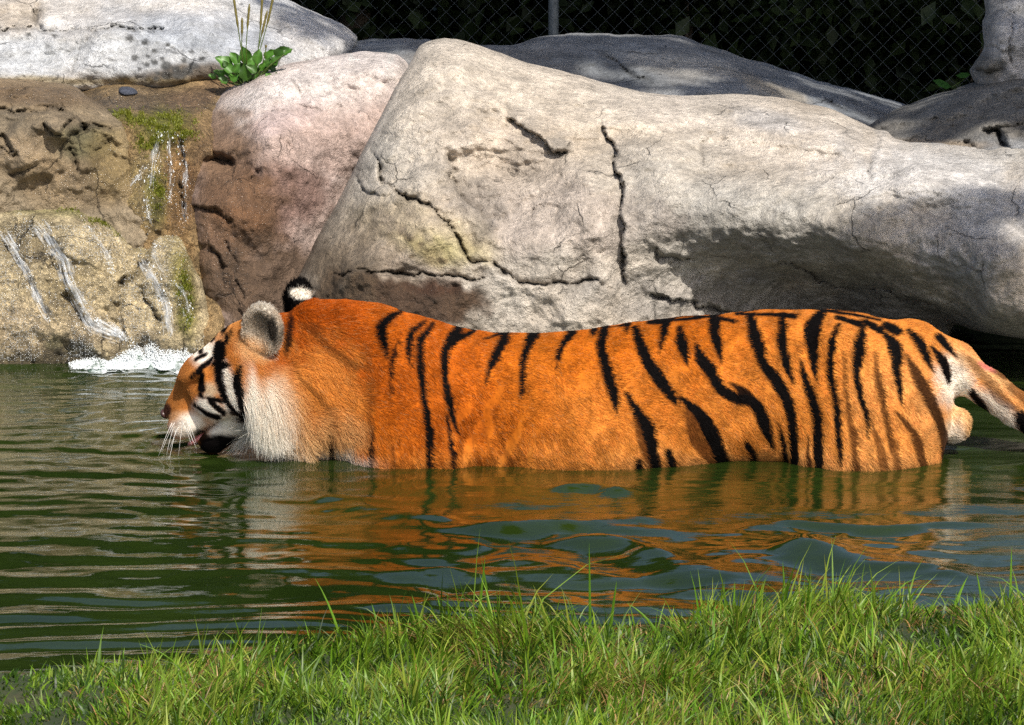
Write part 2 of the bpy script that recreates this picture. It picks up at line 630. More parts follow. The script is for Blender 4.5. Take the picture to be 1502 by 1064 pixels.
pale, pale_s = relief_rock("pale_boulder", "large chalk white boulder with a horizontal ledge crack, behind the leafy plant",
    [(-160, 60), (-120, -60), (60, -110), (240, -60), (385, -12), (450, 13), (492, 31), (516, 46), (524, 60), (500, 92), (430, 120), (300, 128), (240, 135), (100, 140), (-160, 140)],
    [(-100, 110, 2.15), (-100, 50, 2.2), (-100, 0, 2.6), (150, 112, 2.15), (150, 52, 2.2), (150, 35, 2.38), (150, -30, 2.8), (400, 90, 2.3), (400, 20, 2.65), (500, 70, 2.6), (280, 100, 2.15), (280, 45, 2.3)],
    T=0.3, RAD=38, B=0.8, base=(222, 220, 218), seed=5, rough=0.016,
    paint=[(160, 85, 230, 34, 0, (200, 205, 210), 0.7), (330, 50, 130, 25, 8, (170, 178, 190), 0.6), (260, 112, 75, 14, -6, (95, 80, 60), 0.9, 0.4, 0.5),
           (20, 20, 40, 24, 0, (205, 190, 170), 0.7), (100, 120, 160, 7, 0, (160, 140, 90), 0.7)]
          + [(x, y_, r, r * 0.8, 0, (78, 78, 76), 0.85, 0.3) for x, y_, r in
             ((190, 56, 5), (198, 85, 5), (205, 101, 4), (216, 95, 5), (227, 92, 6), (226, 75, 4), (242, 96, 8), (231, 107, 5), (217, 83, 3), (243, 111, 8), (238, 86, 4), (258, 102, 5), (270, 88, 4),
              (296, 86, 4), (284, 97, 7), (229, 116, 6), (246, 66, 3), (80, 53, 4), (42, 51, 4), (281, 76, 3), (213, 62, 4), (262, 110, 9), (276, 104, 7))],
    cracks=[([(-60, 48), (0, 47), (60, 44), (130, 43), (190, 44), (270, 45)], 4, 0.05, -0.03, 0.6), ([(56, 8), (55, 30), (62, 44)], 5, 0.05, 0, 0.7),
            ([(128, 50), (118, 80), (92, 120)], 2, 0.012, 0, 0.55), ([(162, 78), (166, 108)], 2, 0.012, 0, 0.55), ([(190, 60), (240, 70), (275, 82)], 1.6, 0.01, 0, 0.45),
            ([(28, 65), (30, 105), (48, 118)], 1.6, 0.01, 0, 0.35), ([(0, 62), (90, 60), (180, 68)], 1.5, 0.006, 0, 0.2)])

upper_right, _ = relief_rock("standing_boulder", "knobbly pale grey boulder standing upright at the end of the dark gap",
    [(1436, -70), (1520, -90), (1600, -40), (1600, 140), (1500, 150), (1450, 140), (1424, 108), (1430, 92), (1442, 70), (1440, 35), (1444, 12)],
    [(1440, 0, 2.2), (1440, 110, 2.05), (1520, 0, 2.1), (1520, 110, 2.0), (1480, 60, 2.0)], T=0.15, RAD=30, B=0.5, step=2.5, base=(190, 190, 192), seed=8, rough=0.02,
    cracks=[([(1470, 8), (1482, 25), (1486, 45), (1480, 75), (1483, 95)], 2.2, 0.02, 0, 0.7), ([(1440, 72), (1462, 70), (1490, 76)], 3, 0.02, 0.01, 0.4), ([(1430, 100), (1455, 104), (1470, 95)], 4, 0.02, 0.01, 0.5)],
    bumps=[(1445, 95, 14, 10, 0, 0.04), (1460, 40, 18, 30, 0, 0.03)], paint=[(1448, 98, 26, 16, 0, (120, 118, 110), 0.7), (1450, 20, 20, 30, 0, (140, 140, 138), 0.5)])

right_b, right_s = relief_rock("rough_boulder", "rough grey boulder sloping up to the standing boulder, with a black split across it",
    [(1235, 245), (1270, 190), (1318, 158), (1345, 150), (1385, 136), (1425, 122), (1450, 112), (1502, 85), (1600, 60), (1620, 230), (1500, 262), (1350, 262)],
    [(1290, 180, 1.9), (1340, 165, 2.0), (1340, 210, 1.65), (1430, 130, 2.0), (1430, 190, 1.6), (1500, 110, 2.0), (1500, 180, 1.55), (1500, 225, 1.4), (1350, 240, 1.5)],
    T=0.2, RAD=34, B=0.5, base=(128, 126, 122), seed=11, rough=0.02,
    cracks=[([(1408, 207), (1425, 213), (1445, 219)], 3, 0.04, 0, 0.85), ([(1440, 193), (1462, 200), (1476, 212), (1490, 222), (1520, 236)], 4.5, 0.07, 0.015, 0.95),
            ([(1440, 190), (1470, 188), (1502, 180)], 2, 0.02, 0.008, 0.5), ([(1480, 162), (1502, 157)], 2, 0.02, 0, 0.5)],
    paint=[(1480, 222, 60, 20, 10, (175, 178, 182), 0.7), (1380, 214, 90, 8, 0, (185, 165, 140), 0.6)])

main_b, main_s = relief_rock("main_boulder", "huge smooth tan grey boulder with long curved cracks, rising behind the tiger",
    [(600, 96), (618, 66), (650, 57), (690, 64), (760, 88), (830, 106), (900, 126), (960, 138), (1020, 141), (1080, 139), (1150, 146), (1215, 160), (1255, 176), (1282, 190), (1300, 193), (1322, 205),
     (1400, 210), (1502, 214), (1620, 220), (1650, 400), (1600, 505), (1502, 497), (1440, 488), (1398, 478), (1392, 520), (1380, 620), (900, 640), (420, 620), (425, 470), (436, 410), (470, 340), (500, 285), (545, 200), (575, 140)],
    [(430, 600, 1.12), (430, 470, 1.18), (460, 420, 1.2), (500, 360, 1.22), (545, 260, 1.32), (600, 150, 1.5), (640, 75, 1.75), (520, 480, 1.02), (520, 430, 1.05), (520, 398, 1.06), (600, 340, 1.12), (640, 230, 1.3),
     (700, 150, 1.5), (760, 105, 1.72), (700, 600, 1.0), (700, 450, 1.05), (700, 390, 1.08), (740, 300, 1.18), (820, 430, 1.08), (820, 380, 1.08), (850, 250, 1.3), (880, 140, 1.72), (900, 600, 1.05), (930, 430, 1.15), (930, 330, 1.12),
     (960, 230, 1.32), (1000, 150, 1.75), (1080, 148, 1.78), (1050, 300, 1.12), (1050, 350, 1.10), (1050, 378, 1.14), (1050, 400, 1.32), (1050, 450, 1.28), (1100, 600, 1.3), (1150, 200, 1.5), (1150, 280, 1.12), (1150, 340, 1.06),
     (1150, 385, 1.16), (1150, 415, 1.42), (1150, 460, 1.42), (1200, 160, 1.75), (1250, 240, 1.3), (1250, 310, 1.0), (1250, 360, 1.0), (1250, 400, 1.14), (1250, 432, 1.42), (1250, 470, 1.5), (1300, 205, 1.55), (1340, 260, 1.15),
     (1350, 330, 0.95), (1350, 390, 0.98), (1350, 440, 1.18), (1370, 480, 1.5), (1300, 600, 1.5), (1440, 225, 1.4), (1450, 300, 1.0), (1450, 400, 0.85), (1450, 460, 0.88), (1560, 300, 1.0), (1560, 440, 0.85)],
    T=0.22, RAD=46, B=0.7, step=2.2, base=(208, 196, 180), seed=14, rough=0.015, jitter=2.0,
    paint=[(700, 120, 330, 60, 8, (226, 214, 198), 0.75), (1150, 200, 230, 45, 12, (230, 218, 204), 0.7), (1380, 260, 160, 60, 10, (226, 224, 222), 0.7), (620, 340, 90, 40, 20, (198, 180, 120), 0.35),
           (640, 365, 55, 26, 20, (170, 160, 84), 0.55), (690, 345, 40, 22, 40, (196, 180, 96), 0.35), (560, 400, 110, 60, 10, (140, 118, 96), 0.5), (510, 360, 60, 60, 0, (128, 116, 100), 0.6),
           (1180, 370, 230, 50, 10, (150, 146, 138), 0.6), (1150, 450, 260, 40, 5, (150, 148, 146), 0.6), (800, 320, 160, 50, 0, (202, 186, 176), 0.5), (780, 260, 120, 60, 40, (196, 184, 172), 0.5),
           (575, 440, 150, 34, 2, (74, 52, 34), 0.95, 0.25, 0.4), (690, 445, 40, 20, 0, (100, 78, 58), 0.6, 0.5, 0.4), (640, 420, 40, 14, 0, (70, 36, 16), 0.5, 0.4, 0.6), (480, 440, 70, 70, 0, (98, 82, 62), 0.6, 0.4, 0.3),
           (590, 340, 7, 8, 0, (112, 98, 76), 0.8, 0.4), (598, 349, 7, 6, 0, (112, 98, 76), 0.8, 0.4), (603, 376, 6, 4, 0, (106, 92, 70), 0.8, 0.4), (650, 383, 10, 4, 10, (106, 92, 70), 0.8, 0.4), (618, 358, 5, 3, 0, (112, 98, 76), 0.7, 0.4),
           (700, 300, 34, 44, -35, (150, 142, 132), 0.6), (935, 300, 34, 70, 0, (166, 160, 152), 0.5), (1110, 345, 80, 26, 10, (150, 146, 138), 0.5), (820, 215, 24, 14, 35, (150, 144, 136), 0.6), (1130, 178, 60, 16, 10, (186, 186, 188), 0.5), (650, 180, 60, 60, 0, (206, 196, 184), 0.5), (590, 320, 60, 20, 25, (166, 152, 136), 0.5), (1050, 440, 110, 20, 5, (176, 168, 158), 0.5), (1440, 340, 120, 60, 0, (176, 180, 186), 0.5)],  # grey patch in the dent puts its shade into the colour
    cracks=[([(545, 205), (546, 235), (560, 262), (585, 280), (612, 298), (634, 312), (655, 328), (668, 350), (680, 372), (700, 382), (722, 386), (745, 404), (780, 415), (830, 420), (880, 416), (915, 430)], 3.2, 0.045, -0.014, 0.85),
            ([(880, 168), (893, 200), (902, 235), (908, 275), (912, 330), (914, 380), (920, 428)], 3.0, 0.03, 0.028, 0.6), ([(522, 235), (532, 275), (552, 288), (575, 280)], 2.4, 0.014, 0.006, 0.4),
            ([(740, 170), (770, 188), (800, 208), (832, 228)], 4, 0.022, 0.03, 0.35), ([(832, 232), (812, 262), (790, 300), (778, 345)], 2, 0.010, 0.0, 0.4), ([(846, 250), (826, 290), (812, 340)], 1.6, 0.006, 0.0, 0.3),
            ([(650, 222), (660, 255), (680, 290), (710, 318), (740, 325)], 6, 0.02, -0.035, 0.25), ([(470, 404), (520, 402), (560, 401), (610, 404), (680, 407), (725, 410)], 2.6, 0.05, -0.022, 0.75),
            ([(700, 66), (720, 80), (760, 88), (800, 98)], 2, 0.012, 0, 0.35), ([(1050, 190), (1036, 210), (1032, 240), (1034, 270)], 2, 0.01, 0, 0.35), ([(960, 360), (966, 375), (990, 382), (1030, 380)], 4, 0.02, 0.012, 0.5),
            ([(950, 432), (985, 440), (1035, 446), (1080, 458), (1110, 462)], 3.2, 0.03, 0.014, 0.7), ([(1110, 388), (1160, 392), (1210, 415), (1260, 425), (1300, 428), (1350, 445), (1400, 475)], 4, 0.035, 0, 0.6),
            ([(1275, 188), (1290, 210), (1278, 240), (1272, 275)], 2, 0.008, 0.004, 0.3), ([(1205, 165), (1240, 178), (1262, 195), (1282, 210)], 1.7, 0.008, 0, 0.3), ([(1110, 150), (1160, 166), (1210, 172)], 1.6, 0.008, 0, 0.3),
            ([(640, 170), (620, 230), (600, 260)], 1.4, 0.005, 0, 0.2), ([(912, 330), (950, 345), (965, 360)], 1.6, 0.008, 0, 0.3), ([(745, 150), (752, 165), (750, 180)], 2, 0.01, 0, 0.3), ([(912, 365), (870, 372), (830, 388), (790, 392)], 1.5, 0.006, 0, 0.2),
            ([(585, 280), (640, 300), (670, 290)], 1.4, 0.005, 0, 0.2), ([(640, 150), (700, 160), (735, 172)], 1.5, 0.005, 0, 0.15)],
    bumps=[(712, 268, 70, 66, 40, -0.065), (808, 185, 62, 30, 35, 0.040), (1300, 195, 30, 14, 0, 0.04), (970, 250, 50, 90, 0, 0.05), (1120, 320, 120, 50, 8, 0.05), (860, 300, 40, 70, 10, 0.035), (640, 290, 40, 40, 0, 0.03), (1230, 210, 90, 28, 10, 0.03),
           (600, 330, 60, 28, 25, 0.02), (1390, 270, 90, 30, 8, 0.05), (1350, 330, 70, 40, 0, -0.03), (650, 100, 60, 40, 20, 0.03), (760, 360, 60, 30, 0, 0.025)])

pink_b, pink_s = relief_rock("pink_boulder", "pinkish white boulder stained brown below, wedged between the waterfall and the main boulder",
    [(270, 235), (285, 190), (322, 142), (370, 114), (430, 92), (500, 80), (560, 77), (596, 90), (610, 130), (580, 220), (530, 320), (480, 420), (470, 560), (440, 640), (300, 640), (296, 480), (282, 380), (268, 300)],
    [(280, 220, 1.72), (330, 150, 1.85), (420, 105, 1.9), (520, 85, 2.0), (590, 100, 2.0), (540, 200, 1.72), (400, 200, 1.52), (330, 260, 1.5), (300, 330, 1.46), (330, 420, 1.36), (400, 330, 1.42), (470, 330, 1.66), (400, 450, 1.36), (380, 600, 1.27), (455, 480, 1.62), (515, 270, 1.72)],
    T=0.2, RAD=36, B=0.5, step=2.4, base=(200, 180, 170), seed=21, rough=0.016,
    paint=[(480, 120, 170, 55, -18, (236, 226, 220), 0.9), (450, 215, 130, 60, -20, (206, 180, 168), 0.6), (380, 300, 120, 60, 0, (146, 118, 104), 0.75), (420, 290, 60, 50, 0, (140, 112, 104), 0.6), (330, 330, 75, 120, 0, (112, 82, 54), 0.9, 0.4, 0.5),
           (390, 420, 90, 60, 0, (100, 80, 62), 0.9, 0.4, 0.3), (310, 210, 50, 50, 0, (140, 112, 88), 0.85, 0.4, 0.4), (430, 170, 50, 24, -20, (216, 190, 186), 0.5), (345, 320, 38, 16, 10, (140, 100, 66), 0.5, 0.4, 0.5)],
    cracks=[([(425, 112), (435, 130), (441, 148)], 1.8, 0.012, 0, 0.6), ([(300, 222), (325, 235), (345, 240)], 6, 0.045, 0.02, 0.7), ([(270, 305), (300, 306), (330, 312), (345, 322)], 3, 0.02, 0.012, 0.4), ([(380, 250), (372, 262), (355, 272)], 3, 0.02, 0, 0.5),
            ([(275, 330), (285, 350), (296, 362)], 5, 0.03, 0.01, 0.7), ([(405, 275), (415, 290), (410, 300)], 2, 0.01, 0, 0.3), ([(330, 340), (352, 420), (356, 470)], 2.5, 0.01, 0.008, 0.3), ([(430, 370), (400, 372), (370, 376)], 1.6, 0.008, 0, 0.4), ([(305, 350), (330, 400)], 3, 0.02, 0.01, 0.4)],
    bumps=[(345, 315, 50, 26, 20, 0.04), (430, 180, 90, 60, -20, 0.03), (330, 240, 40, 16, 15, -0.03)])

channel_b, channel_s = relief_rock("stream_rock", "orange brown stream bed rock, mossy at its lip, spilling thin water",
    [(90, 140), (140, 122), (240, 118), (330, 112), (360, 135), (330, 190), (320, 280), (330, 420), (320, 560), (180, 560), (150, 380), (120, 240)],
    [(120, 135, 2.2), (240, 122, 2.25), (330, 125, 2.15), (140, 165, 1.85), (240, 150, 1.95), (300, 160, 1.9), (200, 178, 1.66), (280, 182, 1.66), (240, 230, 1.58), (180, 260, 1.6), (300, 260, 1.62), (200, 330, 1.5), (260, 330, 1.46), (300, 400, 1.42), (200, 500, 1.4)],
    T=0.12, RAD=20, B=0.4, step=2.4, base=(184, 154, 110), seed=27, rough=0.014, mat=M_WETROCK,
    paint=[(230, 150, 130, 22, 0, (116, 98, 74), 0.8, 0.4, 0.8), (290, 140, 60, 18, -20, (150, 118, 88), 0.5, 0.4, 0.5), (240, 190, 44, 32, 0, (128, 130, 44), 0.9, 0.5, 0.5), (220, 270, 50, 60, 0, (150, 134, 86), 0.7, 0.5, 1.0), (262, 270, 24, 80, 0, (150, 108, 58), 0.7, 0.5, 0.9),
           (230, 290, 14, 34, 0, (120, 120, 40), 0.6, 0.5, 0.8), (300, 250, 30, 80, 0, (112, 80, 54), 0.6, 0.5, 0.7), (180, 170, 50, 8, 8, (110, 118, 50), 0.7)],
    cracks=[([(268, 180), (270, 230), (266, 280), (270, 330)], 4, 0.02, 0.015, 0.3), ([(300, 235), (320, 240), (345, 236)], 5, 0.03, 0.015, 0.6), ([(235, 300), (222, 340), (240, 350)], 5, 0.02, 0, 0.3)], bumps=[(245, 190, 34, 20, 0, 0.05)])

layered_b, layered_s = relief_rock("fractured_boulder", "wet brown fractured boulder with dark broken edges above the round cascade",
    [(-90, 116), (0, 115), (60, 120), (108, 127), (138, 148), (166, 165), (192, 182), (205, 215), (215, 260), (235, 310), (240, 380), (100, 420), (-90, 420)],
    [(-60, 122, 1.85), (60, 125, 1.8), (140, 155, 1.75), (-60, 165, 1.55), (60, 165, 1.52), (120, 185, 1.56), (180, 190, 1.66), (-60, 280, 1.5), (60, 280, 1.5), (140, 280, 1.52), (200, 300, 1.55), (60, 400, 1.5), (100, 220, 1.5), (30, 220, 1.46)],
    T=0.15, RAD=28, B=0.5, step=2.4, base=(160, 142, 116), seed=33, rough=0.015,
    paint=[(60, 140, 120, 18, 5, (112, 90, 64), 0.7, 0.5, 0.7), (90, 200, 60, 36, 20, (108, 98, 82), 0.6, 0.5, 0.5), (120, 210, 40, 26, 0, (96, 98, 56), 0.5, 0.5, 0.4), (30, 230, 60, 40, 0, (164, 142, 112), 0.6, 0.5, 0.8), (130, 270, 110, 34, 0, (146, 124, 92), 0.7, 0.5, 0.8),
           (170, 240, 40, 50, 0, (140, 120, 74), 0.6, 0.5, 0.8), (10, 180, 40, 20, 0, (120, 112, 96), 0.5, 0.5, 0.5)],
    cracks=[([(-20, 162), (40, 163), (80, 160), (105, 168), (120, 183), (150, 188), (162, 198)], 4, 0.04, -0.03, 0.8), ([(60, 175), (85, 195), (98, 180), (108, 170)], 4, 0.03, 0.025, 0.5), ([(98, 210), (110, 192), (125, 180)], 4, 0.03, 0.02, 0.6),
            ([(100, 212), (112, 235), (116, 255)], 6, 0.03, 0.015, 0.5), ([(5, 190), (12, 210), (24, 222)], 4, 0.025, 0.015, 0.5), ([(0, 215), (20, 225), (30, 220)], 3, 0.02, 0.01, 0.4), ([(135, 225), (150, 212), (160, 200)], 3, 0.02, 0.012, 0.4), ([(60, 235), (40, 250), (0, 262)], 3, 0.012, 0.01, 0.2)],
    bumps=[(85, 195, 24, 14, 30, 0.04), (125, 205, 26, 20, 0, -0.04), (40, 235, 40, 20, 10, 0.03), (150, 265, 36, 16, -30, 0.02)], terr=0.012)

cascade_b, cascade_s = relief_rock("cascade_boulder", "round wet tan boulder at the foot of the waterfall, water running down it",
    [(-110, 320), (-40, 303), (60, 299), (118, 303), (158, 322), (190, 345), (206, 356), (225, 345), (250, 334), (268, 338), (282, 375), (298, 415), (308, 450), (313, 485), (309, 540), (312, 640), (100, 660), (-110, 660)],
    [(-60, 310, 1.5), (60, 303, 1.48), (150, 325, 1.46), (200, 362, 1.46), (250, 340, 1.45), (-60, 400, 1.3), (40, 380, 1.32), (120, 400, 1.3), (180, 420, 1.36), (250, 410, 1.28), (295, 450, 1.3), (-60, 500, 1.27), (60, 500, 1.27), (160, 500, 1.28), (250, 500, 1.26), (60, 620, 1.25), (250, 620, 1.25)],
    T=0.15, RAD=26, B=0.4, step=2.2, base=(224, 204, 164), seed=41, rough=0.018, mat=M_WETROCK,
    paint=[(100, 305, 200, 12, 4, (104, 118, 34), 0.8, 0.5, 0.4), (170, 335, 60, 9, 38, (120, 130, 44), 0.7, 0.5, 0.5), (100, 420, 220, 110, 0, (222, 202, 158), 0.7, 0.6, 1.0), (60, 480, 120, 40, 0, (226, 202, 164), 0.6, 0.5, 1.0), (30, 360, 40, 24, 20, (120, 104, 70), 0.6, 0.5, 0.9),
           (270, 430, 18, 80, -8, (150, 140, 52), 0.8, 0.5, 0.7), (270, 470, 12, 20, 0, (110, 112, 36), 0.6, 0.5, 0.7), (190, 408, 26, 8, -35, (110, 92, 40), 0.7, 0.5, 0.6), (90, 430, 26, 40, 20, (120, 106, 66), 0.5, 0.5, 1.0), (80, 505, 14, 8, 0, (90, 96, 36), 0.6, 0.5, 0.6), (120, 515, 20, 8, 0, (90, 96, 36), 0.5, 0.5, 0.6), (60, 530, 200, 12, 0, (96, 86, 50), 0.7, 0.4, 0.8)],
    cracks=[([(206, 358), (220, 352), (212, 380), (195, 405), (170, 428)], 6, 0.05, 0.012, 0.4), ([(60, 340), (85, 380), (95, 430), (120, 465), (150, 490)], 8, 0.03, 0.012, 0.15), ([(0, 345), (30, 385), (50, 420), (80, 470)], 7, 0.02, 0.01, 0.15), ([(170, 440), (176, 470), (190, 500)], 4, 0.02, 0, 0.15), ([(210, 420), (222, 450), (240, 470)], 4, 0.02, 0.01, 0.2)],
    bumps=[(245, 390, 34, 40, 0, 0.03), (130, 360, 50, 30, 20, 0.03), (60, 470, 50, 30, 0, 0.03)])

stone, _ = relief_rock("stream_stone", "small dark blue grey stone lying in the shallow stream above the falls",
    [(174, 136), (176, 129), (184, 127), (195, 129), (202, 135), (198, 140), (182, 141)], [(175, 135, 2.0), (200, 135, 2.0), (188, 128, 2.03), (188, 140, 1.98)], T=0.03, RAD=6, B=0.05, step=1.0,
    base=(82, 86, 98), seed=44, rough=0.004, jitter=0.6, cat="stone")
# ------------------------------------------------------------------ ground: one sheet with the pool sunk into it
def graded(a, b, fine, lo, hi, n_out):
    core = np.arange(a, b + fine * 0.5, fine)
    g = np.geomspace(1, 1 + (a - lo), n_out)[1:] - 1
    h = np.geomspace(1, 1 + (hi - b), n_out)[1:] - 1
    return np.concatenate([(a - g)[::-1], core, b + h])


SHORE = smooth_line([(-9, -2.2), (-4, -2.4), (-2.2, -2.32), (-1.4, -2.02), (-0.9, -1.99), (-0.62, -1.94), (-0.42, -1.84), (-0.2, -1.74), (0.0, -1.70), (0.3, -1.66), (0.6, -1.62), (0.9, -1.53), (1.3, -1.42), (2.0, -1.3), (4, -1.3), (9, -1.3)], 6)


def shore_y(x):
    return np.interp(x, SHORE[:, 0], SHORE[:, 1])


def ground_z(x, y):
    d = shore_y(x) - y + 0.035 * fbm(x * 3.1, y * 3.1, 0, 3, 77)   # >0 on the near bank
    bank = -0.006 + 0.080 * sstep(-0.02, 0.22, d) + 0.05 * np.clip(d, 0, 6) ** 0.8 + 0.012 * fbm(x * 6, y * 6, 0, 3, 78)
    near = np.where(d > -0.02, bank, -0.006 - 0.60 * sstep(0.0, 0.5, -d))
    far = np.where(y > 1.45, -0.6 + 1.0 * sstep(1.5, 2.6, y) - 0.25 * sstep(3.2, 4.5, y), -0.6)
    side = sstep(4.0, 6.5, np.abs(x)) * 0.75
    z = np.where(y > 0.2, far, near)
    inpool = (y < 1.6) & (d < 0.2)
    z = np.where(inpool, np.maximum(z, -0.6 + side), z)
    return z


gxs = graded(-1.6, 1.6, 0.03, -300, 300, 40)
gys = graded(-3.4, 3.4, 0.03, -300, 600, 40)
GX, GY = np.meshgrid(gxs, gys, indexing='ij')
GZ = ground_z(GX.ravel(), GY.ravel())
nxg, nyg = GX.shape
ii, jj = np.meshgrid(np.arange(nxg - 1), np.arange(nyg - 1), indexing='ij')
ii, jj = ii.ravel(), jj.ravel()
GF = np.stack([ii * nyg + jj, (ii + 1) * nyg + jj, (ii + 1) * nyg + jj + 1, ii * nyg + jj + 1], -1)


def ground_mat():
    m, nt, b, out = new_mat("ground_soil")
    tc = node(nt, "ShaderNodeTexCoord")
    n1 = noise_tex(nt, tc.outputs["Object"], 6, 6)
    n2 = noise_tex(nt, tc.outputs["Object"], 70, 5)
    cr = node(nt, "ShaderNodeValToRGB")
    e = cr.color_ramp.elements
    e[0].position, e[0].color = 0.3, (0.014, 0.024, 0.006, 1)
    e[1].position, e[1].color = 0.7, (0.060, 0.050, 0.022, 1)
    x = e.new(0.5)
    x.color = (0.028, 0.042, 0.010, 1)
    mx = math_n(nt, 'ADD', math_n(nt, 'MULTIPLY', n1.outputs[0], 0.6), math_n(nt, 'MULTIPLY', n2.outputs[0], 0.4))
    nt.links.new(mx, cr.inputs[0])
    nt.links.new(cr.outputs[0], b.inputs["Base Color"])
    b.inputs["Roughness"].default_value = 0.9
    bp = node(nt, "ShaderNodeBump")
    bp.inputs["Strength"].default_value = 0.6
    bp.inputs["Distance"].default_value = 0.01
    nt.links.new(n2.outputs[0], bp.inputs["Height"])
    nt.links.new(bp.outputs[0], b.inputs["Normal"])
    return m


ground = mesh_obj("ground", np.stack([GX.ravel(), GY.ravel(), GZ], -1), GF, ground_mat())
tag(ground, kind="structure")

# ------------------------------------------------------------------ water
def pw(px, py):
    return on_plane(px, py, 0.0)[:2]


def wave_h(x, y):
    # slow swell warping everything
    w1 = fbm(x * 0.9, y * 1.3, 0, 2, 101)
    w2 = fbm(x * 2.2, y * 3.0, 0, 2, 102)
    left = sstep(0.35, -0.45, x)
    h = 0.0
    # long crested ripples rolling towards the near bank
    ph = 2 * math.pi * (y + 0.05 * w1 + 0.035 * w2 + 0.05 * np.abs(x + 0.8) ** 1.5 * 0.4) / 0.138
    h = h + (0.0008 + 0.0020 * left) * np.sin(ph) * (0.6 + 0.7 * w1)
    ph2 = 2 * math.pi * (y * 0.97 + 0.13 * x + 0.06 * w2 + 0.05 * w1) / 0.086
    h = h + (0.0006 + 0.0008 * left) * np.sin(ph2 + 1.0) * (0.7 + 0.6 * w2)
    ph3 = 2 * math.pi * (y - 0.16 * x + 0.09 * w1) / 0.37
    h = h + 0.0018 * np.sin(ph3)
    # chop
    h = h + 0.0036 * fbm(x * 2.6, y * 6.5, 0, 3, 103) * (1 - 0.35 * left)
    h = h + 0.0008 * fbm(x * 17 + 5 * w1, y * 44 + 5 * w2, 0, 3, 108)
    h = h + 0.0011 * fbm(x * 9, y * 21, 0, 3, 104) * (1 - 0.45 * left)
    # small rings around the drinking mouth
    mx, my = pw(300, 660)
    r = np.hypot((x - mx), (y - my) * 1.0)
    h = h + 0.0022 * np.sin(2 * math.pi * r / 0.085) * np.exp(-r / 0.35)
    # small ripples hugging the wading body
    bx = np.clip(x, -0.34, 1.02)
    db = np.hypot(x - bx, np.maximum(np.abs(y - 0.16) - 0.2, 0)) + 0.012 * fbm(x * 6, y * 6, 0, 2, 109)
    h = h + 0.0016 * np.cos(2 * math.pi * db / 0.055) * np.exp(-db / 0.11) * (0.6 + 0.8 * w2)
    # churned strip under the falls
    fx, fy = pw(200, 545)
    g = np.exp(-((x - fx) / 0.35) ** 2 - ((y - fy) / 0.18) ** 2)
    h = h + 0.006 * g * fbm(x * 14, y * 20, 0, 3, 105)
    # wake the tiger pushes up
    for pts, wd, amp in WAKES:
        q = np.array([pw(*p) for p in pts])
        q = smooth_line(q, 6)
        m = (x > q[:, 0].min() - .4) & (x < q[:, 0].max() + .4) & (y > q[:, 1].min() - .4) & (y < q[:, 1].max() + .4)
        if not m.any():
            continue
        d, t, s = poly_dist(x[m] + 0.03 * w2[m], y[m] + 0.03 * w1[m] + 0.035 * fbm(x[m] * 7, y[m] * 9, 0, 3, 106), q)
        f = t / (len(q) - 1)
        a = amp * sstep(0, 0.2, f) * sstep(1, 0.8, f) * (0.75 + 0.6 * fbm(x[m] * 6, y[m] * 9, 0, 2, 107))
        wd = wd * 0.85
        v = d * np.where(s == 0, 1, s)
        h[m] = h[m] + a * np.exp(-(d / wd) ** 2)
        h[m] = h[m] - 0.35 * a * np.exp(-((d - 2.1 * wd) / wd) ** 2)
    return h


WAKES = [([(795, 800), (850, 793), (900, 800), (960, 817), (1040, 838), (1160, 858)], 0.075, 0.021),
         ([(1120, 798), (1200, 808), (1280, 822), (1360, 840), (1480, 862)], 0.085, 0.020),
         ([(640, 778), (740, 776), (830, 764), (910, 768), (1000, 776)], 0.07, 0.017),
         ([(810, 728), (860, 718), (920, 728)], 0.06, 0.012),
         ([(450, 740), (520, 742), (600, 760), (680, 768)], 0.07, 0.013),
         ([(1040, 782), (1180, 774), (1300, 778), (1500, 772)], 0.05, 0.010),
         ([(700, 815), (780, 826), (880, 842), (960, 850)], 0.07, 0.014),
         ([(500, 850), (620, 842), (760, 852)], 0.06, 0.009),
         ([(960, 872), (1080, 868), (1200, 880), (1300, 872)], 0.06, 0.012),
         ([(560, 800), (640, 806), (720, 800)], 0.06, 0.010),
         ([(480, 885), (640, 890), (760, 880), (900, 895)], 0.05, 0.009)]
wxs = graded(-1.75, 1.75, 0.0125, -5.6, 5.6, 24)
wys = graded(-2.4, 1.7, 0.0105, -3.2, 2.4, 10)
WX, WY = np.meshgrid(wxs, wys, indexing='ij')
WZ = wave_h(WX.ravel(), WY.ravel())
nxw, nyw = WX.shape
ii, jj = np.meshgrid(np.arange(nxw - 1), np.arange(nyw - 1), indexing='ij')
ii, jj = ii.ravel(), jj.ravel()
WF = np.stack([ii * nyw + jj, (ii + 1) * nyw + jj, (ii + 1) * nyw + jj + 1, ii * nyw + jj + 1], -1)


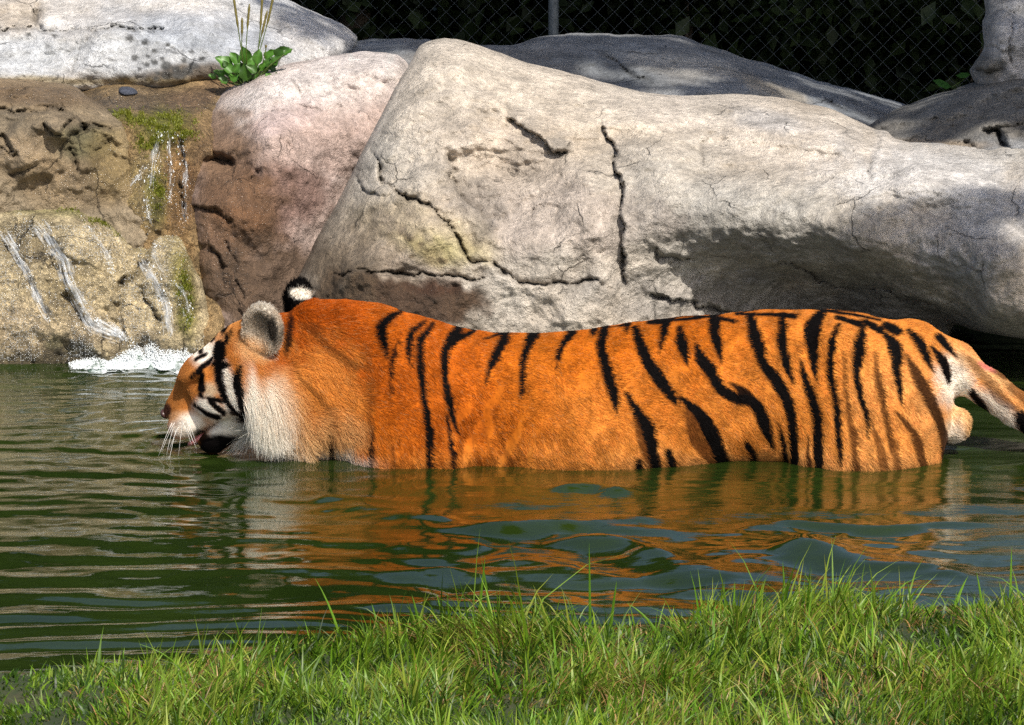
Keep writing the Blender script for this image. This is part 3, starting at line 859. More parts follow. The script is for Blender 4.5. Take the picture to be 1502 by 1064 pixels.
def water_mat():
    m, nt, b, out = new_mat("pool_water")
    tc = node(nt, "ShaderNodeTexCoord")
    mp = node(nt, "ShaderNodeMapping")
    mp.inputs["Scale"].default_value = (0.7, 2.4, 1.0)
    nt.links.new(tc.outputs["Object"], mp.inputs["Vector"])
    n0 = noise_tex(nt, tc.outputs["Object"], 1.6, 3)
    cr = node(nt, "ShaderNodeValToRGB")
    cr.color_ramp.elements[0].position = 0.35
    cr.color_ramp.elements[0].color = (0.010, 0.020, 0.003, 1)
    cr.color_ramp.elements[1].position = 0.7
    cr.color_ramp.elements[1].color = (0.019, 0.033, 0.005, 1)
    nt.links.new(n0.outputs[0], cr.inputs[0])
    nt.links.new(cr.outputs[0], b.inputs["Base Color"])
    b.inputs["Roughness"].default_value = 0.015
    b.inputs["IOR"].default_value = 1.8
    n1 = noise_tex(nt, mp.outputs["Vector"], 22, 4, 0.55)
    bp = node(nt, "ShaderNodeBump")
    rp = node(nt, "ShaderNodeAttribute", attribute_name="ripple")
    nt.links.new(map_range(nt, rp.outputs["Fac"], 0, 1, 0.05, 0.34), bp.inputs["Strength"])
    bp.inputs["Distance"].default_value = 0.006
    nt.links.new(n1.outputs[0], bp.inputs["Height"])
    nt.links.new(bp.outputs[0], b.inputs["Normal"])
    return m


water = mesh_obj("water", np.stack([WX.ravel(), WY.ravel(), WZ], -1), WF, water_mat(), attrs={"ripple": np.clip(sstep(-0.5, 0.3, WX.ravel()) * sstep(-1.9, -0.9, WY.ravel()) * (0.55 + 0.8 * fbm(WX.ravel() * 1.6, WY.ravel() * 2.4, 0, 2, 120)), 0, 1)})
tag(water, kind="structure")

# ------------------------------------------------------------------ leaves, trees behind the fence and the tree that shades the ridge
M_BARK = simple_mat("bark", (0.075, 0.055, 0.038), 0.9, 0.4, 25, 0.6, 0.01)
M_LEAF = col_mat("leaf_foliage", 0.55, 0.2, 20, transl=0.25, spec=0.3)


def leaf_cloud(centers, sizes, cols, seed):
    """one mesh of small pointed folded leaves"""
    r = np.random.default_rng(seed)
    n = len(centers)
    d = r.normal(size=(n, 3))
    d[:, 2] -= 0.3
    d /= np.linalg.norm(d, axis=1, keepdims=True)
    up = r.normal(size=(n, 3)) * 0.7 + np.array([0, -0.2, 1.0])
    s = np.cross(d, up)
    s /= np.linalg.norm(s, axis=1, keepdims=True) + 1e-9
    nrm = np.cross(s, d)
    L = sizes[:, None]
    base = centers - d * L * 0.5
    tip = centers + d * L * 0.5 - nrm * L * 0.12
    mid = centers
    l_ = mid + s * L * 0.30 + nrm * L * 0.07
    r_ = mid - s * L * 0.30 + nrm * L * 0.07
    V = np.stack([base, l_, tip, r_], 1).reshape(-1, 3)
    b = np.arange(n)[:, None] * 4
    F = np.concatenate([b + np.array([[0, 2, 1]]), b + np.array([[0, 3, 2]])])
    C = np.repeat(cols, 4, axis=0)
    return V, F, C


def make_tree(name, label, base, height, crown_c, crown_r, n_clumps, per, leaf, seed, tint, trunk_r=0.09, group=None, fill=0.45, clump=0.24):
    r = np.random.default_rng(seed)
    root = empty(name, base)
    b = np.array(base, float)
    cc, cr_ = np.array(crown_c, float), np.array(crown_r, float)
    # trunk and limbs
    acc = Acc()
    t = np.linspace(0, 1, 9)
    top = cc + np.array([0, 0, 0.3 * cr_[2]])
    path = b[None] * (1 - t)[:, None] + top[None] * t[:, None]
    path[:, 0] += (top[0] - b[0]) * (t ** 1.6 - t)
    path[:, 1] += (top[1] - b[1]) * (t ** 1.6 - t)
    path += 0.05 * r.normal(size=path.shape) * (t * (1 - t) * 4)[:, None]
    acc.add(*tube(path - b, trunk_r * (1 - 0.75 * t), 8))
    u = r.normal(size=(n_clumps, 3))
    u /= np.linalg.norm(u, axis=1, keepdims=True)
    rad = r.uniform(fill, 1.0, n_clumps) ** 0.7
    cl = cc + u * rad[:, None] * cr_
    for k in range(min(n_clumps, 14)):
        i0 = int(r.uniform(3, 8))
        p0 = path[i0]
        p1 = cl[k]
        tt = np.linspace(0, 1, 6)[:, None]
        br = p0 * (1 - tt) + p1 * tt
        br[:, 2] += 0.12 * np.sin(tt[:, 0] * math.pi) * np.linalg.norm(p1 - p0)
        acc.add(*tube(br - b, trunk_r * 0.32 * (1 - 0.8 * tt[:, 0]), 5))
    acc.build("trunk", M_BARK, root)
    rr = clump * cr_.mean() * r.uniform(0.6, 1.3, n_clumps)
    v = r.normal(size=(n_clumps, per, 3))
    v /= np.linalg.norm(v, axis=2, keepdims=True)
    v *= (r.uniform(0.1, 1, (n_clumps, per)) ** 0.5)[..., None]
    ctr = (cl[:, None] + v * rr[:, None, None] * np.array([1.15, 1.15, 0.85])).reshape(-1, 3)
    n = len(ctr)
    cols = np.array(tint)[None] * (0.7 + 0.6 * np.repeat(r.random(n_clumps), per)[:, None]) * r.uniform(0.75, 1.25, (n, 1))
    V, F, C = leaf_cloud(ctr, leaf * r.uniform(0.7, 1.3, n), cols, seed)
    keep = V.reshape(-1, 4, 3)[:, :, 2].min(1) > 0.0
    V, F, C = leaf_cloud(ctr[keep], leaf * r.uniform(0.7, 1.3, n)[keep], cols[keep], seed)
    cr_ob = mesh_obj("crown", V - b, F, M_LEAF, root, smooth=False, colors=C)
    cr_ob["kind"] = "stuff"
    tag(root, label, "tree", group)
    return root


GREEN = (0.022, 0.036, 0.010)
SHRUBS = [(-1.9, 5.7, 4.6, "dark evergreen shrub behind the fence beside the pale boulder"),
          (-0.6, 5.6, 3.6, "dark leafy shrub behind the fence left of its post"),
          (0.7, 5.7, 2.2, "dark leafy shrub behind the fence right of its post"),
          (2.1, 5.5, 2.1, "dark evergreen shrub beyond the black gap between the boulders"),
          (3.6, 5.8, 2.3, "dark tall shrub behind the standing boulder")]
for k, (x, y_, top_, lbl) in enumerate(SHRUBS):
    make_tree("dark_shrub", lbl, (x, y_, 0.1), 2.4, (x, y_ + 0.1, top_ * 0.5), (1.15, 0.6, top_ * 0.5 + 0.05), int(75 * top_), 130, 0.085, 300 + k, GREEN, 0.07, "dark shrubs behind the fence", fill=0.15, clump=0.26)
for k, x in enumerate((-2.2, -0.7, 0.8, 2.3, 3.8)):
    make_tree("dark_shrub", "shrub of the second dark row deep in the wood, glimpsed between the front shrubs", (x, 7.4 + 0.2 * (k % 2), 0.1), 2.4, (x, 7.5, 1.0 if x > 0 else 2.2), (1.3, 0.7, 1.05 if x > 0 else 2.2), 110 if x > 0 else 200, 90, 0.13, 330 + k, GREEN, 0.07, "second row of dark shrubs", fill=0.1, clump=0.28)


def shade_spot(label, target, t, rad, n, per, leaf, seed, trunk, tr):
    """a tree whose crown stands between the sun and the place it shades"""
    c = np.array(target) + np.array(sun_dir) * t
    make_tree("shade_tree", label, trunk, 6.0, tuple(c), rad, n, per, leaf, seed, (0.06, 0.10, 0.025), tr, fill=0.1, clump=0.25)


shade_spot("tall leafy tree beside the fence whose crown shades the shrubs", (0.9, 5.3, 0.9), 6.8, (3.2, 1.5, 0.9), 290, 130, 0.16, 401, (6.4, 2.6, 0.1), 0.2)
shade_spot("leafy tree beside the pool whose crown shades the low ridge", (0.45, 2.75, 0.75), 6.7, (1.25, 0.42, 0.45), 20, 70, 0.14, 402, (5.6, -1.6, 0.1), 0.15)
shade_spot("leafy tree beside the pool whose crown shades the rough boulder", (1.32, 1.85, 0.60), 6.9, (0.45, 0.22, 0.28), 18, 70, 0.13, 404, (5.8, -2.6, 0.1), 0.13)
shade_spot("slender tree on the near side of the pool dappling the main boulder", (1.05, 0.95, 0.40), 7.2, (0.42, 0.20, 0.20), 13, 50, 0.12, 403, (5.4, -4.2, 0.1), 0.12)

# ------------------------------------------------------------------ chain link fence
M_STEEL = simple_mat("galvanised_steel", (0.20, 0.22, 0.24), 0.5, 0.15, 40, 0.1, 0.001)
M_STEEL.node_tree.nodes["Principled BSDF"].inputs["Metallic"].default_value = 0.6
FY = 4.6
fence = empty("chain_link_fence", (0, FY, 0.1))
acc = Acc()
PIT, WR = 0.030, 0.0009
zz = np.arange(0.05, 1.75, PIT)
x_left, x_right = -1.6, 3.0
nW = int((x_right - x_left) / PIT)
seg = np.array([(0, 1), (1, 2), (2, 0)])
allV, allF = [], []
nb_ = 0
for w in range(nW):
    xw = x_left + w * PIT
    xs_ = xw + np.where((np.arange(len(zz)) + w) % 2 == 0, -0.5, 0.5) * PIT
    ys_ = np.where(np.arange(len(zz)) % 2 == 0, -0.002, 0.002)
    pth = np.stack([xs_, ys_, zz], -1)
    V = np.concatenate([pth + np.array([WR * math.cos(a), WR * math.sin(a), 0]) for a in (0.5, 2.6, 4.7)])
    n = len(zz)
    k = np.arange(n - 1)
    for a, b_ in seg:
        allF.append(np.stack([a * n + k, b_ * n + k, b_ * n + k + 1, a * n + k + 1], -1) + nb_)
    allV.append(V)
    nb_ += len(V)
wm = mesh_obj("wire_mesh", np.concatenate(allV), np.concatenate(allF), M_STEEL, fence, smooth=False)
wm["kind"] = "stuff"
for xp in (unproj(812, 30, FY)[0], unproj(812, 30, FY)[0] + 2.3, unproj(812, 30, FY)[0] - 1.9):
    V, F = tube([(xp, 0.03, -0.35), (xp, 0.03, 0.4), (xp, 0.03, 1.2), (xp, 0.03, 1.78)], 0.019, 14)
    mesh_obj("post", V, F, M_STEEL, fence)
V, F = tube([(x_left, 0.03, 1.72), (0, 0.03, 1.72), (x_right, 0.03, 1.72)], 0.015, 10)
mesh_obj("top_rail", V, F, M_STEEL, fence)
tag(fence, "chain link fence with a round grey post, in deep shade behind the boulders", "fence")
# ------------------------------------------------------------------ grass on the near bank
def make_blades(n, xr, dr, hgt, wid, seed, cols, lean=0.55, zoff=0.0):
    r = np.random.default_rng(seed)
    x = r.uniform(*xr, n)
    d = r.uniform(*dr, n)
    return x, d, r


def blade_mesh(base, h, w, az, lean, face, cols, tipc):
    """three segment bending blades: verts, tris, colours"""
    n = len(base)
    t = np.array([0.0, 0.38, 0.72, 1.0])
    dirv = np.stack([np.cos(az), np.sin(az), np.zeros(n)], -1)
    side = np.stack([np.cos(face), np.sin(face), np.zeros(n)], -1)
    V = np.zeros((n, 7, 3))
    C = np.zeros((n, 7, 3))
    for k in range(4):
        out = lean * (t[k] ** 1.9)
        up = np.sqrt(np.clip(1 - (0.75 * lean * t[k]) ** 2, 0.05, 1)) * t[k]
        p = base + dirv * (h * out)[:, None] + np.array([0, 0, 1.0]) * (h * up)[:, None]
        wk = w * (1 - t[k]) ** 0.6 * (0.75 + 0.5 * math.sin(math.pi * min(1, t[k] + 0.2)))
        cc = cols * (1 - t[k]) + tipc * t[k]
        if k < 3:
            V[:, 2 * k] = p - side * (wk * 0.5)[:, None]
            V[:, 2 * k + 1] = p + side * (wk * 0.5)[:, None]
            C[:, 2 * k] = C[:, 2 * k + 1] = cc
        else:
            V[:, 6] = p
            C[:, 6] = cc
    b = np.arange(n)[:, None] * 7
    tri = np.array([(0, 1, 3), (0, 3, 2), (2, 3, 5), (2, 5, 4), (4, 5, 6)])
    F = (b[:, None, :] + tri[None]).reshape(-1, 3)
    return V.reshape(-1, 3), F, C.reshape(-1, 3)


def grass_patch(n, seed, hmin, hmax, wmin, wmax, edge_bias, dmax, palette, lean_rng, patchy=False):
    r = np.random.default_rng(seed)
    x = r.uniform(-1.7, 2.0, n)
    d = dmax * r.random(n) ** edge_bias - 0.03
    # tufts: pull blades together
    cx = np.floor(x / 0.05 + r.uniform(-.3, .3, n)) * 0.05 + 0.025
    x = x + (cx - x) * r.uniform(0, 0.75, n)
    y = shore_y(x) - d
    z = ground_z(x, y)
    ok = z > 0.0
    if patchy:
        ok &= (fbm(x * 3.3, y * 3.3, 0, 3, 520) + 0.25) > 0.9 * r.random(n)
    x, y, d, z = x[ok], y[ok], d[ok], z[ok]
    m = len(x)
    dens = fbm(x * 5, y * 5, 0, 3, 501)
    h = r.uniform(hmin, hmax, m) * (0.80 + 0.45 * dens) * r.choice([0.7, 1.0, 1.25], m, p=[.4, .45, .15])
    tuft = np.clip(0.5 + 0.9 * fbm(x * 8, y * 8, 0, 2, 502), 0.15, 1.25)
    h = h * (0.66 + 0.34 * sstep(-1.0, -0.2, x)) * (0.62 + 0.55 * tuft)
    az0 = 3.0 * fbm(x * 4, y * 4, 0, 2, 503)
    w = r.uniform(wmin, wmax, m)
    pal = np.array(palette)
    pw_ = r.random(m) + 0.35 * dens
    c = pal[np.clip((pw_ * len(pal)).astype(int), 0, len(pal) - 1)] * r.uniform(0.5, 1.15, (m, 1)) * np.stack([r.uniform(0.9, 1.35, m), np.ones(m), np.ones(m)], -1)
    tip = c * np.array([1.35, 1.25, 0.9])
    az = az0 * 2 + r.normal(0, 1.1, m)
    lean = r.uniform(*lean_rng, m)
    face = r.uniform(-0.9, 0.9, m)
    return blade_mesh(np.stack([x, y, z - 0.004], -1), h, w, az, lean, face, c, tip)


M_GRASS = col_mat("grass_blade", 0.45, 0.12, 25, transl=0.38, spec=0.45)
G1 = [(0.030, 0.080, 0.010), (0.060, 0.140, 0.010), (0.095, 0.205, 0.012), (0.115, 0.250, 0.014), (0.150, 0.300, 0.020), (0.220, 0.350, 0.050)]
DRY = [(0.30, 0.22, 0.09), (0.24, 0.18, 0.06), (0.36, 0.30, 0.14), (0.20, 0.12, 0.05)]
parts = [grass_patch(95000, 11, 0.020, 0.052, 0.0018, 0.0036, 1.0, 1.5, G1, (0.5, 1.3)),
         grass_patch(30000, 12, 0.035, 0.085, 0.0026, 0.0052, 1.15, 1.5, G1, (0.2, 1.15)),
         grass_patch(4200, 13, 0.070, 0.125, 0.0034, 0.0060, 1.5, 1.45, G1, (0.1, 0.95)),
         grass_patch(45000, 15, 0.012, 0.030, 0.0018, 0.0034, 1.0, 1.2, G1, (0.6, 1.4)),
         grass_patch(34000, 14, 0.028, 0.075, 0.0016, 0.0034, 0.9, 1.5, DRY, (0.5, 1.4), True)]
V = np.concatenate([p[0] for p in parts])
C = np.concatenate([p[2] for p in parts])
o = 0
FF = []
for p in parts:
    FF.append(p[1] + o)
    o += len(p[0])
grass = mesh_obj("grass", V, np.concatenate(FF), M_GRASS, smooth=False, colors=C)
tag(grass, "bright green uncut grass mixed with straw along the near bank", "grass", kind="stuff")

# single tall blades standing clear of the turf
TALL = [((700, 905), (712, 815)), ((865, 900), (864, 795)), ((508, 930), (462, 848)), ((724, 905), (706, 818)), ((620, 925), (604, 872)), ((1075, 925), (1078, 852)), ((1150, 890), (1148, 822)), ((560, 930), (545, 885)),
        ((280, 1010), (205, 945)), ((1270, 905), (1240, 862)), ((1482, 880), (1484, 800)), ((970, 960), (920, 885)), ((1010, 940), (1035, 880)), ((735, 1064), (722, 975)), ((960, 1050), (1030, 975)), ((1340, 900), (1330, 850)),
        ((300, 1000), (290, 955)), ((1205, 880), (1180, 840)), ((402, 990), (420, 945)), ((655, 930), (640, 870)), ((1440, 870), (1432, 838)), ((890, 890), (905, 850)), ((1100, 915), (1120, 860)), ((1395, 900), (1420, 845))]
r_ = np.random.default_rng(71)
for k, (b0, t0) in enumerate(TALL):
    bp = on_plane(b0[0], b0[1], 0.07)
    bp[1] = min(bp[1], shore_y(bp[0]) - 0.06)
    bp[2] = float(ground_z(np.array([bp[0]]), np.array([bp[1]]))[0]) - 0.005
    tp = unproj(t0[0], t0[1], bp[1] + r_.uniform(-0.02, 0.02))
    n = 7
    t = np.linspace(0, 1, n)
    midv = (bp + tp) / 2 + np.array([-(tp[0] - bp[0]) * 0.18, 0, abs(tp[0] - bp[0]) * 0.2])
    pth = ((1 - t) ** 2)[:, None] * bp + (2 * t * (1 - t))[:, None] * midv + (t ** 2)[:, None] * tp
    w = 0.0042 * (1 - t) ** 0.55 * r_.uniform(0.8, 1.2)
    rot = r_.uniform(-0.5, 0.5)
    sd = np.array([math.cos(rot), math.sin(rot), 0])
    V = np.concatenate([pth - sd * w[:, None], pth + np.array([0, -0.0016, 0.0]) , pth + sd * w[:, None]])
    F = [(i, n + i, n + i + 1, i + 1) for i in range(n - 1)] + [(n + i, 2 * n + i, 2 * n + i + 1, n + i + 1) for i in range(n - 1)]
    cc = np.array(G1[2 + k % 3]) * r_.uniform(0.85, 1.2)
    ob = mesh_obj("grass_blade", V, F, M_GRASS, colors=np.broadcast_to(cc, (len(V), 3)))
    tag(ob, "single tall grass blade standing clear of the turf at the water's edge", "grass blade", "tall grass blades on the bank")

# ------------------------------------------------------------------ waterfall: threads of water, froth
def clear_mat():
    m, nt, b, out = new_mat("running_water")
    b.inputs["Base Color"].default_value = (0.85, 0.9, 0.95, 1)
    b.inputs["Roughness"].default_value = 0.12
    b.inputs["Transmission Weight"].default_value = 0.8
    b.inputs["IOR"].default_value = 1.33
    tc = node(nt, "ShaderNodeTexCoord")
    nz = noise_tex(nt, tc.outputs["Object"], 120, 3)
    bp = node(nt, "ShaderNodeBump")
    bp.inputs["Strength"].default_value = 0.7
    bp.inputs["Distance"].default_value = 0.006
    nt.links.new(nz.outputs[0], bp.inputs["Height"])
    nt.links.new(bp.outputs[0], b.inputs["Normal"])
    return m


M_RUN = clear_mat()
def froth_mat():
    m, nt, b, out = new_mat("aerated_water")
    tc = node(nt, "ShaderNodeTexCoord")
    nz = noise_tex(nt, tc.outputs["Object"], 34, 5, 0.65)
    cr = node(nt, "ShaderNodeValToRGB")
    cr.color_ramp.elements[0].position = 0.40
    cr.color_ramp.elements[0].color = (0.10, 0.15, 0.12, 1)
    cr.color_ramp.elements[1].position = 0.60
    cr.color_ramp.elements[1].color = (0.80, 0.85, 0.88, 1)
    nt.links.new(nz.outputs[0], cr.inputs[0])
    nt.links.new(cr.outputs[0], b.inputs["Base Color"])
    b.inputs["Roughness"].default_value = 0.25
    bp = node(nt, "ShaderNodeBump")
    bp.inputs["Strength"].default_value = 0.8
    bp.inputs["Distance"].default_value = 0.01
    nt.links.new(nz.outputs[0], bp.inputs["Height"])
    nt.links.new(bp.outputs[0], b.inputs["Normal"])
    return m


M_FOAM_GLINT = simple_mat("white_froth_glint", (0.82, 0.86, 0.88), 0.5, 0.08, 90, 0.4, 0.004)


def surf_depth(samples, px, py):
    U, V, P = samples
    i = np.argmin((U - px) ** 2 + (V - py) ** 2)
    return P[i, 1]


fall = empty("waterfall", tuple(unproj(200, 520, 1.2)))
forg = np.array(fall.location)
STREAMS = [(cascade_s, [(38, 312), (60, 335), (80, 365), (94, 385), (100, 410), (112, 435), (125, 460), (138, 478), (160, 488), (188, 496)], 10),
           (cascade_s, [(0, 335), (14, 355), (28, 382), (38, 398), (48, 420), (60, 448), (78, 478)], 6),
           (cascade_s, [(205, 372), (215, 395), (230, 418), (240, 440), (246, 470), (250, 500)], 7),
           (cascade_s, [(230, 350), (226, 370), (236, 395), (262, 420), (272, 440), (276, 480)], 5),
           (cascade_s, [(140, 470), (160, 480), (185, 500)], 8),
           (channel_s, [(236, 186), (232, 205), (226, 230), (222, 262), (216, 300), (222, 340)], 5),
           (channel_s, [(262, 190), (268, 215), (272, 250), (270, 290), (272, 330)], 4),
           (channel_s, [(250, 190), (248, 225), (252, 260), (246, 300)], 3),
           (channel_s, [(215, 240), (200, 262), (170, 290)], 3),
           (cascade_s, [(120, 318), (140, 350), (160, 380), (165, 420)], 4)]
octv = np.array([(1, 0, 0), (-1, 0, 0), (0, 1, 0), (0, -1, 0), (0, 0, 1), (0, 0, -1)], float)
octf = np.array([(0, 2, 4), (2, 1, 4), (1, 3, 4), (3, 0, 4), (2, 0, 5), (1, 2, 5), (3, 1, 5), (0, 3, 5)])
r_ = np.random.default_rng(81)
for smp, line, wd in STREAMS:
    # aerated water: tiny white flecks sliding down the rock, also painting its sparkle
    pl = smooth_line(line, 6)
    n = int(55 * wd)
    t_ = r_.random(n) * (len(pl) - 1)
    i_ = t_.astype(int).clip(0, len(pl) - 2)
    q = pl[i_] + (pl[i_ + 1] - pl[i_]) * (t_ - i_)[:, None]
    gate = 0.5 + 0.5 * vnoise(t_ * 0.55, q[:, 0] * 0.05, wd, 91)
    keep = r_.random(n) < (gate * 1.25) ** 2
    q = q[keep]
    n = len(q)
    q = q + r_.normal(0, 1, (n, 2)) * np.array([wd * 0.95, 3.0])
    dep = np.array([surf_depth(smp, u, v) for u, v in q])
    P = unproj(q[:, 0], q[:, 1], dep - 0.0008)
    rr_ = r_.uniform(0.0004, 0.0016, n) * r_.choice([0.7, 1.0, 1.6], n, p=[.5, .4, .1])
    sc = np.stack([r_.uniform(0.7, 1.3, n), r_.uniform(0.3, 0.6, n), r_.uniform(0.9, 3.0, n)], -1)
    V = P[:, None] + octv[None] * (rr_[:, None] * sc)[:, None]
    F = (np.arange(n)[:, None, None] * 6 + octf[None]).reshape(-1, 3)
    tr = mesh_obj("water_film", V.reshape(-1, 3) - forg, F, M_FOAM_GLINT, fall)
    tr["kind"] = "stuff"
def sheet_mat():
    m, nt, b, out = new_mat("falling_water_sheet")
    sa = node(nt, "ShaderNodeAttribute", attribute_name="along")
    ca = node(nt, "ShaderNodeAttribute", attribute_name="across")
    ida = node(nt, "ShaderNodeAttribute", attribute_name="edge")
    cx = node(nt, "ShaderNodeCombineXYZ")
    nt.links.new(math_n(nt, 'MULTIPLY', sa.outputs["Fac"], 16.0), cx.inputs[0])
    nt.links.new(math_n(nt, 'MULTIPLY', ca.outputs["Fac"], 150.0), cx.inputs[1])
    nz = noise_tex(nt, cx.outputs[0], 1.0, 5, 0.6)
    a = math_n(nt, 'ADD', nz.outputs[0], math_n(nt, 'MULTIPLY', ida.outputs["Fac"], 0.30))
    alpha = map_range(nt, a, 0.66, 1.02, 0.0, 0.72)
    b.inputs["Base Color"].default_value = (0.80, 0.85, 0.90, 1)
    b.inputs["Roughness"].default_value = 0.12
    b.inputs["Specular IOR Level"].default_value = 0.8
    bp = node(nt, "ShaderNodeBump")
    bp.inputs["Strength"].default_value = 0.8
    bp.inputs["Distance"].default_value = 0.01
    nt.links.new(nz.outputs[0], bp.inputs["Height"])
    nt.links.new(bp.outputs[0], b.inputs["Normal"])
    tr = node(nt, "ShaderNodeBsdfTransparent")
    mx = node(nt, "ShaderNodeMixShader")
    nt.links.new(alpha, mx.inputs[0])
    nt.links.new(tr.outputs[0], mx.inputs[1])
    nt.links.new(b.outputs[0], mx.inputs[2])
    nt.links.new(mx.outputs[0], out.inputs[0])
    return m


M_SHEET = sheet_mat()
for smp, line, wd in STREAMS:
    pl = smooth_line(line, 8)
    na, nc = len(pl), 9
    tg = np.gradient(pl, axis=0)
    tg /= np.linalg.norm(tg, axis=1, keepdims=True)
    sd = np.stack([-tg[:, 1], tg[:, 0]], -1)
    cc = np.linspace(-1, 1, nc)
    wv_ = wd * (1.6 + 0.35 * vnoise(np.arange(na) * 0.3, np.full(na, wd * 1.0), 0, 33))
    Q = pl[:, None] + sd[:, None] * (cc[None, :, None] * wv_[:, None, None])
    Qf = Q.reshape(-1, 2)
    dep = np.array([surf_depth(smp, u, v) for u, v in Qf]).reshape(na, nc)
    for _ in range(2):
        dep[1:-1] = (dep[:-2] + 2 * dep[1:-1] + dep[2:]) / 4
        dep[:, 1:-1] = (dep[:, :-2] + 2 * dep[:, 1:-1] + dep[:, 2:]) / 4
    off_ = 0.004 + 0.004 * (1 - cc ** 2)[None]
    P = unproj(Qf[:, 0], Qf[:, 1], (dep - off_).ravel())
    al = np.concatenate([[0], np.cumsum(np.linalg.norm(np.diff(P.reshape(na, nc, 3)[:, nc // 2], axis=0), axis=1))])
    along = np.repeat(al[:, None], nc, 1).ravel() + wd * 1.7
    across = (cc[None] * wv_[:, None] / 560).ravel() + wd * 0.3
    f_ = np.linspace(0, 1, na)
    edge = ((1 - cc ** 2)[None] * (sstep(0, 0.15, f_) * sstep(1.0, 0.9, f_))[:, None]).ravel() * (1.0 if wd > 5 else 0.62)
    i_, j_ = np.meshgrid(np.arange(na - 1), np.arange(nc - 1), indexing='ij')
    i_, j_ = i_.ravel(), j_.ravel()
    FS = np.stack([i_ * nc + j_, i_ * nc + j_ + 1, (i_ + 1) * nc + j_ + 1, (i_ + 1) * nc + j_], -1)
    mesh_obj("water_sheet", P - forg, FS, M_SHEET, fall, attrs={"along": along, "across": across, "edge": edge})
# froth where it hits the pool
n = 15000
r_ = np.random.default_rng(82)
px_ = np.where(r_.random(n) < 0.75, r_.normal(215, 42, n), r_.uniform(95, 292, n))
px_ = px_[(px_ > 100 + 12 * r_.random(n)) & (px_ < 296)]
n = len(px_)
lumps = np.interp(px_, [92, 110, 150, 185, 205, 222, 245, 265, 280, 296], [0.005, 0.010, 0.02, 0.042, 0.065, 0.055, 0.058, 0.045, 0.03, 0.010])
lumps = lumps * (0.7 + 0.5 * vnoise(px_ / 16.0, px_ * 0 + 0.5, 0, 5)) * r_.uniform(0.6, 1.3, n)
q_ = r_.random(n) ** 2.6
zb = lumps * q_
yb = 1.265 - (0.09 + 0.03 * vnoise(px_ / 20, px_ * 0, 0, 6)) * (1 - q_) * r_.random(n) ** 0.9
xb = unproj(px_, np.full(n, 520.0), yb)[:, 0]
rb = r_.uniform(0.0009, 0.0030, n) * (1 - 0.4 * q_)
octv = np.array([(1, 0, 0), (-1, 0, 0), (0, 1, 0), (0, -1, 0), (0, 0, 1), (0, 0, -1)], float)
octf = np.array([(0, 2, 4), (2, 1, 4), (1, 3, 4), (3, 0, 4), (2, 0, 5), (1, 2, 5), (3, 1, 5), (0, 3, 5)])
ctr = np.stack([xb, yb, zb + 0.003], -1)
V = (ctr[:, None] + octv[None] * rb[:, None, None] * r_.uniform(0.6, 1.4, (n, 1, 3)))
F = (np.arange(n)[:, None, None] * 6 + octf[None]).reshape(-1, 3)
froth = mesh_obj("froth", V.reshape(-1, 3) - forg, F, M_FOAM_GLINT, fall)
froth["kind"] = "stuff"
# frothy skirt of aerated water along the foot of the rock
nu, nv_ = 150, 26
uu_, vv_ = np.meshgrid(np.linspace(88, 298, nu), np.linspace(0, 1, nv_), indexing='ij')
ys_ = 1.29 - (0.13 + 0.05 * vnoise(uu_ / 24, uu_ * 0, 0, 8) + 0.02 * vnoise(uu_ / 6, uu_ * 0, 0, 9)) * vv_
xs_ = unproj(uu_.ravel(), np.full(uu_.size, 525.0), ys_.ravel())[:, 0].reshape(uu_.shape)
hh = np.interp(uu_, [88, 110, 150, 205, 250, 280, 298], [-0.03, 0.004, 0.014, 0.034, 0.032, 0.022, 0.0])
zs_ = hh * np.clip(1 - vv_ * 1.15, -0.1, 1) ** 1.3 * (0.6 + 0.7 * (0.5 + 0.5 * fbm(xs_ * 40, ys_ * 40, 0, 3, 95))) + 0.006 * fbm(xs_ * 60, ys_ * 60, 0, 3, 96) * (1 - vv_) + 0.004 - 0.012 * sstep(0.45, 0.9, vv_ + 0.5 * sstep(170, 90, uu_) + 0.35 * fbm(xs_ * 18, ys_ * 18, 0, 3, 97))
i_, j_ = np.meshgrid(np.arange(nu - 1), np.arange(nv_ - 1), indexing='ij')
i_, j_ = i_.ravel(), j_.ravel()
FS = np.stack([i_ * nv_ + j_, i_ * nv_ + j_ + 1, (i_ + 1) * nv_ + j_ + 1, (i_ + 1) * nv_ + j_], -1)
M_SKIRT = froth_mat()
skirt = mesh_obj("froth_skirt", np.stack([xs_.ravel(), ys_.ravel(), np.nan_to_num(zs_.ravel())], -1) - forg, FS, M_SKIRT, fall)
skirt["kind"] = "stuff"
# white flecks on the wet rock, standing in for sun glints
n = 11000
U, Vv, P = cascade_s
sel = r_.choice(np.nonzero((Vv > 330) & (Vv < 530) & (U > -5) & (U < 300))[0], n)
dens = fbm(U[sel] / 40, Vv[sel] / 40, 0, 3, 91) + 0.3
sel = sel[dens > r_.uniform(0, 1, n)]
n = len(sel)
V = (P[sel][:, None] + np.array([0, -0.003, 0]) + octv[None] * (r_.uniform(0.0004, 0.0013, n))[:, None, None])
F = (np.arange(n)[:, None, None] * 6 + octf[None]).reshape(-1, 3)
glint_ob = mesh_obj("sun_glints", V.reshape(-1, 3) - forg, F, M_FOAM_GLINT, fall)
glint_ob["kind"] = "stuff"
tag(fall, "thin waterfall trickling down the round wet boulder into white froth", "waterfall")

